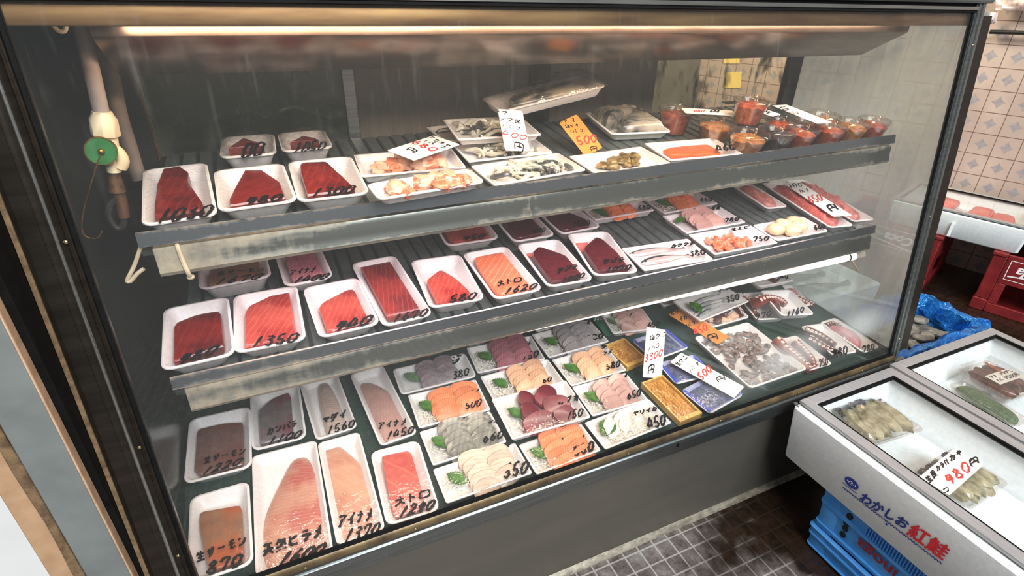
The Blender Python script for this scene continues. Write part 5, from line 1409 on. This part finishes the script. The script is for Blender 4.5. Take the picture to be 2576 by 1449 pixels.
card('white price card 3300 standing upright at the sea urchin box', P(1633, 834, 1679, 822, 1660, 942, 1611, 957), pt, tilt_n(20, 22),
     [ct('L', '塩うに', 'ink_black', 510, 605, 660, 560, 515, 560), ct('L', '1ハコ', 'ink_black', 500, 695, 600, 655, 505, 655), ct('L', '3300', 'ink_red', 470, 785, 630, 725, 480, 720), ct('L', '円', 'ink_black', 500, 890, 560, 870, 510, 815)])
card('white price card 500 slanting across the blue-edged urchin packs', P(1684, 910, 1714, 889, 1875, 972, 1846, 1000), dn + UP*.034, UP,
     [ct('L', '生ウニ', 'ink_black', 765, 825, 850, 745, 730, 795), ct('L', '1パック', 'ink_black', 870, 885, 950, 800, 850, 860), ct('L', '500', 'ink_red', 960, 945, 1060, 850, 920, 890), ct('L', '円', 'ink_black', 1100, 960, 1180, 930, 1080, 920)])
card('orange price card 450 slanting down to the fogged baby squid', P(1681, 789, 1713, 777, 1832, 845, 1808, 869), dn + UP*.032, UP,
     [ct('L', 'ホタル', 'ink_black', 710, 390, 820, 350, 690, 365), ct('L', 'イカ', 'ink_black', 780, 440, 850, 410, 765, 405), ct('L', '1パック', 'ink_black', 840, 495, 920, 455, 820, 465), ct('L', '450', 'ink_red', 910, 555, 1025, 505, 885, 500), ct('L', '円', 'ink_black', 1030, 610, 1120, 580, 1000, 560)], 'card_orange')
card('dark green card with pale figures under the amberjack tray', P(1486, 792, 1502, 787, 1545, 842, 1522, 846), dn + UP*.006, UP, [ct('K', '350', 'ink_white', 1200, 170, 1290, 160, 1200, 110)], 'card_green')

# ------------------------------------------------------------------ foam boxes, crates and the wall on the right
def foam_box(name, label, M, w, l, h, wall, group, mat='foam_box', cavity=.9, r=.012):
    """open foam box; local origin at the middle of its base"""
    t = thing(name, label, 'foam box', M, group)
    def R(k, z): return [(x, y, z) for x, y in rrect(w - 2*k, l - 2*k, r)]
    mb = MB().rings([R(.016, 0), R(.010, .006), R(.0, h - .012), R(0, h - .004), R(.004, h), R(wall, h), R(wall + .003, h - .004), R(wall + .012, h*(1-cavity)), ])
    obj('foam_body', mb, mat, t)
    return t
def lid(t, w, l, h, rail=.028):
    """sliding glass lid in a metal frame, on top of a box"""
    fr = obj('lid_frame', MB().box(-w/2, -w/2 + rail, -l/2, l/2, h, h + .008).box(w/2 - rail, w/2, -l/2, l/2, h, h + .008).box(-w/2 + rail, w/2 - rail, l/2 - rail, l/2, h, h + .008).box(-w/2 + rail, w/2 - rail, -l/2, -l/2 + rail, h, h + .008)
             .box(-w/2 + .004, -w/2 + .010, -l/2, l/2, h - .008, h), 'lid_alloy', t, bevel=.0012)
    obj('lid_seal', MB().box(-w/2 + rail, w/2 - rail, l/2 - rail - .006, l/2 - rail, h - .002, h + .006).box(w/2 - rail - .006, w/2 - rail, -l/2 + rail, l/2 - rail - .006, h - .002, h + .006), 'gasket', fr)
    obj('lid_glass', MB().box(-w/2 + rail, w/2 - rail - .006, -l/2 + rail, l/2 - rail - .006, h + .001, h + .004), 'lid_glass', t, smooth=False)
plain('lid_alloy', '#a6a4a6', '#b6b4b4', 40, 0.40, 0.45, stretch=(6, .4, 6))
clear('lid_glass', 0.10, 0.03)
# near box with oysters
BX0, BX1, BY1, BY0 = 1.332, 1.694, -.040, -.86
bw, bl, bh = BX1 - BX0, BY1 - BY0, .165
zb = Z(-.178)
Mb = Matrix.Translation(((BX0+BX1)/2, (BY0+BY1)/2, zb))
box1 = foam_box('foam_box', 'white foam box with blue and red lettering and a glass lid, full of oyster packs', Mb, bw, bl, bh, .020, 'glass-lidded foam boxes', cavity=.62)
obj('ice_bed', MB().dome(rrect(bw - .075, bl - .075, .01), bh*.38, .012, ((1, 0), (.99, .6), (.9, 1), (.5, 1.05), (.1, 1))), 'ice', box1)
def shift(dx): return dx
lid_t = MB()
w2 = bw - .018
fr_root = box1
h0 = bh + .004
def lid_at(t, cx, w, l, h, rail):
    fr = obj('lid_frame', xform(MB().box(-w/2, -w/2 + rail, -l/2, l/2, h, h + .009).box(w/2 - rail, w/2, -l/2, l/2, h, h + .009).box(-w/2 + rail, w/2 - rail, l/2 - rail, l/2, h, h + .009).box(-w/2 + rail, w/2 - rail, -l/2, -l/2 + rail, h, h + .009)
             .box(-w/2 + .003, w/2 - .003, -l/2, l/2 - .002, h - .010, h - .0005).box(0, 0, 0, 0, 0, 0), Matrix.Translation((cx, 0, 0))), 'lid_alloy', t, bevel=.0012)
    return fr
# the frame is open in the middle: four rails over four thinner runners
def ring_boxes(w, l, k, z0, z1):
    return MB().box(-w/2, -w/2 + k, -l/2, l/2, z0, z1).box(w/2 - k, w/2, -l/2, l/2, z0, z1).box(-w/2 + k, w/2 - k, l/2 - k, l/2, z0, z1).box(-w/2 + k, w/2 - k, -l/2, -l/2 + k, z0, z1)
def put_lid(t, cx, w, l, h, rail=.027):
    S_ = Matrix.Translation((cx, 0, 0))
    fr = obj('lid_frame', xform(ring_boxes(w, l, rail, h + .005, h + .014), S_), 'lid_alloy', t, bevel=.0012)
    obj('lid_runner', xform(ring_boxes(w - .008, l - .008, .010, h - .001, h + .005), S_), 'steel', fr, bevel=.0008)
    obj('lid_seal', xform(ring_boxes(w - 2*rail, l - 2*rail, .006, h + .003, h + .012), S_), 'gasket', fr)
    obj('lid_glass', xform(MB().box(-w/2 + rail + .006, w/2 - rail - .006, -l/2 + rail + .006, l/2 - rail - .006, h + .006, h + .009), S_), 'lid_glass', t, smooth=False)
    return fr
f1 = put_lid(box1, .007, bw - .018, bl - .004, bh)
obj('lid_catch', MB().tube(curve([(-bw/2 + .004, bl/2 - .012, bh + .004), (-bw/2 - .004, bl/2 - .006, bh + .010), (-bw/2 + .002, bl/2 + .003, bh + .006), (-bw/2 + .012, bl/2 - .002, bh + .004)], 4), .002, 6), 'steel', box1)
# lettering on the side of the box facing the case front
fx = BX0 - .0004
def side_pt(q):                                         # photo point on the sloping side wall -> local coordinates of the box
    return on_x(q, BX0 + .005)
nslope = Vector((-1, 0, -.10)).normalized()
def side_mesh(nm, mb2d, ink, o, ex, ey, lift=.0012):
    """2-D lettering laid on the side wall: o baseline start, ex along, ey up (world)"""
    vs = []
    for v in mb2d.v:
        p = o + ex*v[0] + ey*v[1]
        zl = p.z - zb
        xs = BX0 + (.010*(1 - max(0, min(1, (zl - .006)/(bh - .018)))))
        vs.append((xs - lift - .00012*(len(vs)*7//max(1, len(mb2d.v))) - (BX0+BX1)/2, p.y - (BY0+BY1)/2, p.z - zb))
    m2 = MB(); m2.add(vs, mb2d.f)
    return obj(nm, m2, ink, box1, smooth=False)
p0, p1 = side_pt((2160, 1256)), side_pt((2278, 1331))
exd = (p1 - p0); span = exd.length; exd.normalize()
eyd = Vector((0, 0, 1))
fm = bold(font_mesh('わかしお', span/3.95, 0, 0.12), .0010)
side_mesh('blue_lettering', fm, 'ink_blue', p0, exd, eyd*1.22)
p2, p3 = side_pt((2279, 1340)), side_pt((2372, 1406))
sp2 = (p3 - p2).length
fm = bold(font_mesh('紅鮭', sp2/1.95, 0, 0.12), .0010)
side_mesh('red_lettering', fm, 'ink_crimson', p2, (p3 - p2).normalized(), eyd*1.22)
q0, q1 = side_pt((2118, 1228)), side_pt((2368, 1420))
wd = q1 - q0; WL = wd.length; wd.normalize()
wm = MB(); NW = 34
for k in range(NW*6):
    a, b = k/(NW*6), (k+1)/(NW*6)
    ya, yb = .0035*abs(math.sin(math.pi*a*NW)), .0035*abs(math.sin(math.pi*b*NW))
    wm.add([(a*WL, ya - .0014, 0), (b*WL, yb - .0014, 0), (b*WL, yb + .0016, 0), (a*WL, ya + .0016, 0)], [(0, 1, 2, 3)])
side_mesh('wave_line', wm, 'ink_blue', q0, wd, eyd)
oc = side_pt((2143, 1215))
em = MB(); em.add([(.017*math.cos(2*math.pi*k/28), .013*math.sin(2*math.pi*k/28), 0) for k in range(28)], [tuple(range(28))])
side_mesh('oval_emblem', em, 'ink_blue', oc, wd, eyd)
sm_ = strokes('~ヨリ', (-.012, -.005), (.024, 0), (0, .010), lambda x, y: 0, .0012)
side_mesh('emblem_marks', sm_, 'ink_white', oc, wd, eyd, .0018)
bm_ = MB().add([(-.020, -.0185, 0), (.018, -.0185, 0), (.018, -.0165, 0), (-.020, -.0165, 0)], [(0, 1, 2, 3)])
side_mesh('emblem_bar', bm_, 'ink_blue', oc, wd, eyd)
dm_ = MB().add([(-.002, -.003, 0), (.002, -.003, 0), (.002, .003, 0), (-.002, .003, 0)], [(0, 1, 2, 3)])
side_mesh('small_mark', dm_, 'ink_blue', side_pt((2229, 1319)), wd, eyd)

def oyster_pack(label, quad, seed, zr=-.060):
    n = Vector((0, 0, 1))
    F = Fr(quad, Vector((0, 0, Z(zr))), n, None, .02)
    t = thing('oyster_pack', label, 'oyster pack', F.M, 'film packs of oysters')
    w, l = F.w, F.l
    obj('clear_tray', tray_mesh(w, l, .018, 'mid'), 'cup_plastic', t)
    rnd = random.Random(seed)
    for k in range(5):
        x = w*(-.32 + .16*k) + rnd.uniform(-.004, .004); y = l*rnd.uniform(-.08, .04) ; ya = rnd.uniform(-.22, .22) + 1.45
        o = obj('oyster', MB().ell((x, y, .016), l*.42, w*.105, .015, ya, 0, 14, 9, .8, .4, seed + k), 'oyster', t)
        fr = MB()
        ce, se = math.cos(ya), math.sin(ya)
        ring = []
        for i in range(15):
            a = math.pi*(.08 + .84*i/14) - math.pi/2 + math.pi/2
            X, Y = l*.34 + l*.11*math.cos(a), w*.105*math.cos(i*1.1)
            ring.append((x + X*ce - Y*se, y + X*se + Y*ce, .017 + .003*math.sin(i*2.3)))
        fr.tube(ring, lambda q: .0042 + .0012*math.sin(q*25), 6)
        obj('frill', fr, 'oyster_frill', o)
    obj('adductor', MB().ell((-w*.05, l*.26, .020), .018, .010, .012, .6, 0, 12, 8, 1, .4, seed), 'oyster_pale', t)
    fm_, _ = film_mesh(w, l, .020, .012)
    obj('plastic_wrap', fm_, 'wrap', t)
oyster_pack('film pack of dark-edged oysters in the far corner of the lidded foam box', P(2075, 1028, 2215, 995, 2318, 1076, 2205, 1124), 3)
oyster_pack('film pack of oysters under the 980 price card in the lidded foam box', P(2300, 1180, 2395, 1128, 2542, 1210, 2440, 1285), 11)
card('white price card 980 with red figures lying on the second oyster pack', px('O', 885, 845, 1085, 670, 1262, 770, 1060, 965), Vector((0, 0, Z(-.024))), Vector((0, 0, 1)),
     [ct('O', '980', 'ink_red', 1060, 905, 1200, 795, 1015, 850), ct('O', 'カラ付', 'ink_black', 985, 815, 1060, 760, 970, 785), ct('O', 'カキ', 'ink_black', 1065, 755, 1145, 705, 1050, 720), ct('O', '円', 'ink_black', 1190, 790, 1245, 755, 1175, 750), ct('O', '生貝', 'ink_black', 930, 890, 990, 835, 905, 850), ct('O', 'コ', 'ink_black', 1025, 950, 1060, 930, 1015, 925)])
# second lidded box
CX0, CX1, CY1, CY0 = 1.700, 2.175, -.030, -.86
cw, cl = CX1 - CX0, CY1 - CY0
box2 = foam_box('foam_box', 'white foam box with a glass lid, holding brown fish and green seaweed packs', Matrix.Translation(((CX0+CX1)/2, (CY0+CY1)/2, zb)), cw, cl, bh, .020, 'glass-lidded foam boxes', cavity=.62)
obj('ice_bed', MB().dome(rrect(cw - .075, cl - .075, .01), bh*.38, .012, ((1, 0), (.99, .6), (.9, 1), (.5, 1.05), (.1, 1))), 'ice', box2)
put_lid(box2, 0, cw - .006, cl - .004, bh)
n = Vector((0, 0, 1))
F = Fr(px('O', 1050, 270, 1165, 240, 1560, 490, 1480, 525), Vector((0, 0, Z(-.085))), n, None, .03)
t = thing('seaweed_pack', 'long clear pack of chopped green seaweed in the second lidded foam box', 'seaweed pack', F.M)
w, l = F.w, F.l
obj('tray', tray_mesh(w, l, .022, 'mid'), 'cup_plastic', t)
obj('chopped_seaweed', MB().dome(smooth_poly([(-w*.2, l*.47), (w*.25, l*.40), (w*.42, 0), (w*.3, -l*.42), (-w*.3, -l*.42), (-w*.42, 0)], 2), .004, .022, wob=.3), 'seaweed', t, kind='stuff')
fm_, _ = film_mesh(w, l, .024, .006); obj('plastic_wrap', fm_, 'wrap', t)
F = Fr(px('O', 1135, 160, 1300, 112, 1650, 270, 1440, 360), Vector((0, 0, Z(-.085))), n, None, .045)
t = thing('simmered_fish_pack', 'clear lidded pack of dark brown simmered fish with a written paper band', 'fish pack', F.M)
w, l = F.w, F.l
obj('tray', tray_mesh(w, l, .030, 'mid'), 'cup_plastic', t)
for k in range(3):
    obj('brown_fish', MB().ell((w*(-.26 + .26*k), 0, .022), l*.43, w*.13, .020, math.pi/2 + .05*k, 0, 14, 9, .85, .25, k), 'brown_fish', t)
obj('red_strip', MB().ell((w*.1, l*.2, .044), l*.2, .006, .004, 1.4), 'kimchi_orange', t)
lbl = obj('paper_band', MB().box(-w*.38, w*.36, -l*.20, l*.08, .0445, .0452), 'card_white', t)
obj('handwriting', strokes('アナゴツクダニ', (-w*.34, -l*.03), (w*.66, 0), (0, l*.07), lambda x, y: .0452, .0022).add([], []), 'ink_black', lbl)
obj('handwriting', strokes('1パック500円', (-w*.34, -l*.15), (w*.66, 0), (0, l*.08), lambda x, y: .0452, .0022), 'ink_black', lbl)
fm_, _ = film_mesh(w, l, .046, .004); obj('lid', fm_, 'cup_plastic', t)

# blue plastic crates under the near box
def crate(name, label, M, w, l, h, mat, group, cat='crate', letters=None, taper=.012, holes=True, face=-1):
    """stacking crate: tapering body between a rim flange and a foot flange, corner posts, hand holes"""
    t = thing(name, label, cat, M, group)
    def R(k, z, r=.012): return [(x, y, z) for x, y in rrect(w - 2*k, l - 2*k, r, 3)]
    g = taper
    mb = MB().rings([R(g + .006, 0), R(g, .004), R(g, h*.10), R(g - .006, h*.11), R(g - .006, h*.14), R(g, h*.15), R(g*.8, h*.58), R(g*.8 - .007, h*.60), R(g*.8 - .007, h*.66), R(g*.7, h*.68), R(.004, h*.93), R(0, h*.94), R(0, h - .003), R(.003, h), R(.012, h), R(.014, h - .004), R(g + .014, .02)])
    body = obj('crate_body', mb, mat, t)
    for sy in (-1, 1):
        for sx in (-1, 1):
            obj('corner_post', MB().rings([[(x, y, z) for x, y in rrect(.052, .052, .010, 2, sx*(w/2 - .026 - g*.8 + .006*(z > h*.5)), sy*(l/2 - .026 - g*.8 + .006*(z > h*.5)))] for z in (.004, h*.15, h*.94)]), mat, t)
    return t
cx, cw_, cl_ = 1.345 + .016, .340, .52
for k, (z0, hh) in enumerate(((.0, .080), (.080, Z(-.178) - .080))):
    yc = -.16 - cl_/2
    t = crate('plastic_crate', ('blue plastic crate directly under the lettered foam box', 'blue plastic crate at the bottom of the stack under the lettered foam box')[1-k], Matrix.Translation((cx + cw_/2, yc, z0)), cw_, cl_, hh, 'crate_blue', 'blue crates under the foam box')
    if k == 1:
        hd = MB()
        for (a, zz) in ((-.030, .082), (-.030, .108), (-.030, .040), (-.030, .062)):
            c = Vector((-cw_/2 + (.010 if zz < .07 else .005) - .0006, cl_/2 - .080 + (.0 if zz > .07 else .0), zz*hh/.142))
            ring = [(c.x - .0010, c.y + .0075*math.cos(2*math.pi*i/14), c.z + .009*math.sin(2*math.pi*i/14)) for i in range(14)]
            hd.rings([[(x + .003, y, z) for x, y, z in ring], ring])
        obj('drain_hole', hd, 'crate_dark', t)
        rb = MB()
        for i in range(58):
            y = cl_/2 - .125 - i*.0065
            if y < -cl_/2 + .05: break
            rb.box(-cw_/2 + .0005, -cw_/2 + .012, y - .0012, y + .0012, hh*.70, hh*.92)
        obj('fine_ribs', rb, 'crate_blue', t)
        fm = font_mesh('inoga', .046, .0012)
        xs = [v[0] for v in fm.v]; W_ = max(xs)
        vs = []
        for v in fm.v:                                   # upside down on the side of the crate
            yy = cl_/2 - .115 - (W_ - v[0]) * 1.0
            vs.append((-cw_/2 + .0052, yy, hh*.52 - v[1]*.95))
        obj('maroon_lettering', MB().add(vs, fm.f), 'ink_maroon', t, smooth=False)

# crate lined with blue film, holding shellfish
t = thing('film_lined_crate', 'crate lined with crumpled shiny blue film, holding shellfish', 'crate', Matrix.Translation((2.20, .235, 0)))
fw, fl_, ft = .64, .30, Z(-.15)
obj('crate_body', MB().rings([[(x, y, z) for x, y in rrect(fw - k*2, fl_ - k*2, .02)] for k, z in ((.03, 0), (.012, ft - .06), (.012, ft - .02), (.03, ft - .02), (.045, .05))]), 'crate_blue', t)
rs = []
for k, z in ((.004, ft - .12), (-.006, ft - .06), (-.008, ft - .02), (.0, ft + .004), (.018, ft + .008), (.036, ft - .004), (.046, ft - .035), (.052, ft - .07)):
    ring = rrect(fw - 2*k, fl_ - 2*k, .04, 10)
    ring2 = []
    m_ = len(ring)
    for i in range(m_):                                  # extra points along the long sides so the film can crumple
        a, b = ring[i], ring[(i+1) % m_]
        d = math.hypot(b[0]-a[0], b[1]-a[1]); s_ = 14 if d > .1 else 1
        for q in range(s_): ring2.append((a[0] + (b[0]-a[0])*q/s_, a[1] + (b[1]-a[1])*q/s_))
    rs.append([(x + .016*noise.noise((x*26, y*26, z*30)), y + .016*noise.noise((x*24 + 9, y*24, z*30)), z + .014*noise.noise((x*30, y*30, 4 + k*20))) for x, y in ring2])
obj('blue_film', MB().rings(rs, False, False), 'foil_blue', t)
obj('shellfish_bed', MB().dome(rrect(fw - .11, fl_ - .11, .03), ft - .10, .02, ((1, 0), (1, .8), (.8, 1), (.4, 1.1), (.1, 1.1)), .6), 'clam_shell', t)
rnd = random.Random(5)
for k in range(12):
    o = obj('clam', MB().ell((2.20 + rnd.uniform(-.23, .24), .235 + rnd.uniform(-.07, .06), ft - .066 + rnd.uniform(0, .012)), .032, .024, .012, rnd.uniform(0, 6), rnd.uniform(-.3, .3), 14, 8, .9, .2, k), 'clam_shell')
    tag(o, 'grey-brown clam lying in the crate lined with blue film', 'clam', 'clams in the blue film lined crate')
# pale foam box lying beyond it
tb = foam_box('foam_box', 'pale foam box of whole fish on ice behind the blue film lined crate', Matrix.Translation((2.15, .605, .0)), .60, .28, Z(-.15), .022, 'foam boxes by the tiled wall', cavity=.3)
obj('ice_bed', MB().dome(rrect(.53, .22, .02), Z(-.15)*.7, .05, ((1, 0), (1, .8), (.8, 1), (.4, 1.0), (.1, 1.0)), .08), 'ice', tb)
for k, (x0, y0_, x1, y1_) in enumerate(((1.93, .675, 2.33, .645), (1.96, .565, 2.36, .545))):
    t = thing('whole_fish', ('grey whole fish lying at the back of the ice in the pale foam box', 'grey whole fish lying at the front of the ice in the pale foam box')[k], 'fish', Matrix.Translation((x0, y0_, Z(-.15)*.7 + .0535)), 'whole fish on ice')
    fish_part(t, (0, 0), (x1 - x0, y1_ - y0_), .034, .03, 0)

# red bottle crates along the tiled wall and the foam boxes on top of them
Rw = mat4(Vector((0, 0, 0)), -WD, WN, Vector((0, 0, 1)))            # x back along the wall, y into the wall
if Rw.to_3x3().determinant() < 0: pass
RC_W, RC_D, RC_H = .46, .38, Z(-.112)
def wall_frame(o): return mat4(o, WD, WN.cross(WD).cross(WD) if False else Vector((0, 0, 1)).cross(WD), Vector((0, 0, 1)))
yv = Vector((0, 0, 1)).cross(WD)                                     # second horizontal axis of the row
inw = 1 if yv.dot(WN) > 0 else -1
def red_crate(label, along, nbr):
    o = FD + WD*(along + RC_W/2) + WN*(RC_D/2); o.z = 0
    t = thing('bottle_crate', label, 'crate', mat4(o, WD, yv, Vector((0, 0, 1))), 'red bottle crates along the tiled wall')
    w, l, h = RC_W, RC_D, RC_H
    # four sides, each with a hand opening, between a top and a bottom band
    fr = MB()
    th = .014
    for sgn in (-1, 1):
        y0, y1 = (sgn*l/2 - th, sgn*l/2) if sgn > 0 else (-l/2, -l/2 + th)
        fr.box(-w/2 + .05, w/2 - .05, y0, y1, h*.52, h - .002).box(-w/2 + .05, w/2 - .05, y0, y1, .0, h*.16).box(-w/2 + .05, -w/2 + .085, y0, y1, h*.16, h*.52).box(w/2 - .085, w/2 - .05, y0, y1, h*.16, h*.52)
        x0, x1 = (w/2 - th, w/2) if sgn > 0 else (-w/2, -w/2 + th)
        fr.box(x0, x1, -l/2 + .05, l/2 - .05, h*.52, h - .002).box(x0, x1, -l/2 + .05, l/2 - .05, .0, h*.16).box(x0, x1, -l/2 + .05, -l/2 + .085, h*.16, h*.52).box(x0, x1, l/2 - .085, l/2 - .05, h*.16, h*.52)
    fr.box(-w/2 + .02, w/2 - .02, -l/2 + .02, l/2 - .02, 0, .008)
    obj('crate_body', fr, 'crate_red', t, bevel=.003)
    for sx in (-1, 1):
        for sy in (-1, 1):
            pst = MB()
            x0, x1 = sorted((sx*w/2, sx*(w/2 - .05))); y0, y1 = sorted((sy*l/2, sy*(l/2 - .05)))
            pst.box(x0 - .004*(sx < 0), x1 + .004*(sx > 0), y0 - .004*(sy < 0), y1 + .004*(sy > 0), 0, h*.20)
            pst.box(x0, x1, y0, y1, h*.20, h*.94)
            pst.box(x0 - .006*(sx < 0), x1 + .006*(sx > 0), y0 - .006*(sy < 0), y1 + .006*(sy > 0), h*.94, h)
            obj('corner_post', pst, 'crate_red', t, bevel=.004)
    # white framed script, upside down as the crate stands
    fm = font_mesh('Coca-Cola', .060, .0016, .35)
    W_ = max(v[0] for v in fm.v)
    k_ = min(1.0, (w - .17)/W_)
    def sign(side):
        m2 = MB()
        z1, z0 = h*.92, h*.60
        hw = (w if side == 'front' else l)/2 - .066
        L2 = MB()
        for (u0, u1, v0, v1) in ((-hw, hw, z1 - .003, z1), (-hw, hw, z0, z0 + .003), (-hw, -hw + .003, z0, z1), (hw - .003, hw, z0, z1)):
            L2.add([(u0, v0, 0), (u1, v0, 0), (u1, v1, 0), (u0, v1, 0)], [(0, 1, 2, 3)])
        kk = min(k_, 2*(hw - .03)/W_)
        L2.add([(-(v[0] - W_/2)*kk, (z0 + z1)/2 - (v[1] - .022)*kk, 0) for v in fm.v], fm.f)
        sw = [(-hw + .01 + (2*hw - .02)*i/16, z0 + .018 + .010*math.sin(i/16*5), 0) for i in range(17)]
        L2.add([(x, y - .003, 0) for x, y, _ in sw] + [(x, y + .003, 0) for x, y, _ in sw], [(i, i+1, 18+i, 17+i) for i in range(16)])
        vs = []
        for u, v, _ in L2.v:
            if side == 'front': vs.append((u*inw, -inw*(l/2 + .0008), v))
            else: vs.append((w/2 + .0008, -u*(-1), v))
        m2.add(vs, L2.f)
        return m2
    obj('script_sign', sign('front'), 'ink_white', t, smooth=False)
    return t
red_crate('red bottle crate with white upside-down script, nearest along the tiled wall', 0.0, 0)
red_crate('red bottle crate with white script, next to the case and half behind its post', -.20 - RC_W, 1)
for lab, a0, a1 in (('white foam box of red fish under glass, on the red crates by the case post', -.45, .082), ('white foam box with a misted glass lid, on the red crates at the right', .094, .66)):
    w = a1 - a0
    o = FD + WD*((a0 + a1)/2) + WN*(.47/2 - .03); o.z = RC_H + .001
    t = foam_box('foam_box', lab, mat4(o, WD, yv, Vector((0, 0, 1))), w, .40, .115, .020, 'foam boxes by the tiled wall', cavity=.55)
    put_lid(t, 0, w - .004, .396, .115, .022)
    obj('rib', MB().box(-.006, .006, -inw*.203 - .004, -inw*.203 + .004, .01, .075), 'foam_box', t)
    if a0 < 0:
        for k, (x, y, L, yaw) in enumerate(((.06, .0, .10, .3), (-.09, .06, .07, .2), (.15, -.02, .09, .5))):
            o2 = obj('tuna_slab', MB().ell(tuple(t.matrix_world @ Vector((x, y, .080))), L, .045, .022, yaw, 0, 16, 9, .6, .15, k), 'tuna_slab')
            tag(o2, 'red fish slab lying under the glass of the foam box on the red crates', 'fish', 'red fish slabs in the far foam box')
    else:
        obj('ice_bed', MB().dome(rrect(w - .07, .33, .01), .06, .02, ((1, 0), (.98, .7), (.6, 1), (.1, 1)), .3), 'ice', t)

# things on the tiled wall
fo = WP - WN*.05
a, b = hit((2490, 80), fo, WN), hit((2640, 84), fo, WN)
o = obj('wall_rail', MB().tube([a, b], .009, 10), 'black_bar')
for q in (.2, .85):
    p = a.lerp(b, q)
    o2 = obj('bracket', MB().tube([p, p + WN*.05], .006, 8), 'black_bar', o)
tag(o, 'black metal rail fixed along the tiled wall beside the case', 'rail')
def sheet(label, quad, dist, wrinkle, mat, nx=30, ny=20):
    P_ = [hit(q, WP - WN*dist, WN) for q in quad]
    mb = MB()
    for lay in (0, 1):
        for j in range(ny+1):
            for i in range(nx+1):
                u, v = i/nx, j/ny
                p = (P_[0]*(1-u) + P_[1]*u)*(1-v) + (P_[3]*(1-u) + P_[2]*u)*v
                k = wrinkle*noise.noise((u*4 + quad[0][0], v*3, 1)) + .4*wrinkle*noise.noise((u*11, v*9, 2))
                mb.v.append(tuple(p - WN*(k + (.028*math.sin(math.pi*u)*math.sin(math.pi*v) + .002 if lay else 0))))
    N = (nx+1)*(ny+1)
    for lay in (0, 1):
        for j in range(ny):
            for i in range(nx):
                q = lay*N + j*(nx+1) + i
                f = (q, q+1, q+nx+2, q+nx+1)
                mb.f.append(f if lay else f[::-1])
    return tag(obj('plastic_bag', mb, mat), label, 'plastic bag', 'plastic bags hanging on the tiled wall')
sheet('pale pinkish plastic bag hanging over the black wall rail at the top corner', P(2512, -70, 2650, -75, 2640, 28, 2504, 26), .085, .03, 'bag_film')
sheet('small pale plastic bag flap hanging beside the case post above the black rail', P(2484, 30, 2512, 30, 2506, 58, 2488, 60), .07, .015, 'bag_film', 14, 14)
# notes on the wall behind the shop, seen through the misted back door
q = hit((1848, 205), WP - WN*.002, WN)
plain('note_yellow', '#e0c468', '#e8d07c', 20, 0.6)
for lab, quad, mt in (('yellow paper note on the tiled wall seen through the misted back door', P(1828, 182, 1866, 180, 1862, 222, 1822, 222), 'note_yellow'), ('second yellow note higher on the tiled wall behind the back door', P(1822, 132, 1862, 132, 1860, 160, 1820, 160), 'note_yellow')):
    P_ = [hit(x, WP - WN*.004, WN) for x in quad]
    mb = MB().rings([[tuple(p) for p in P_], [tuple(p + WN*.0012) for p in P_]])
    tag(obj('paper_note', mb, mt, smooth=False), lab, 'paper note', 'yellow notes on the tiled wall')
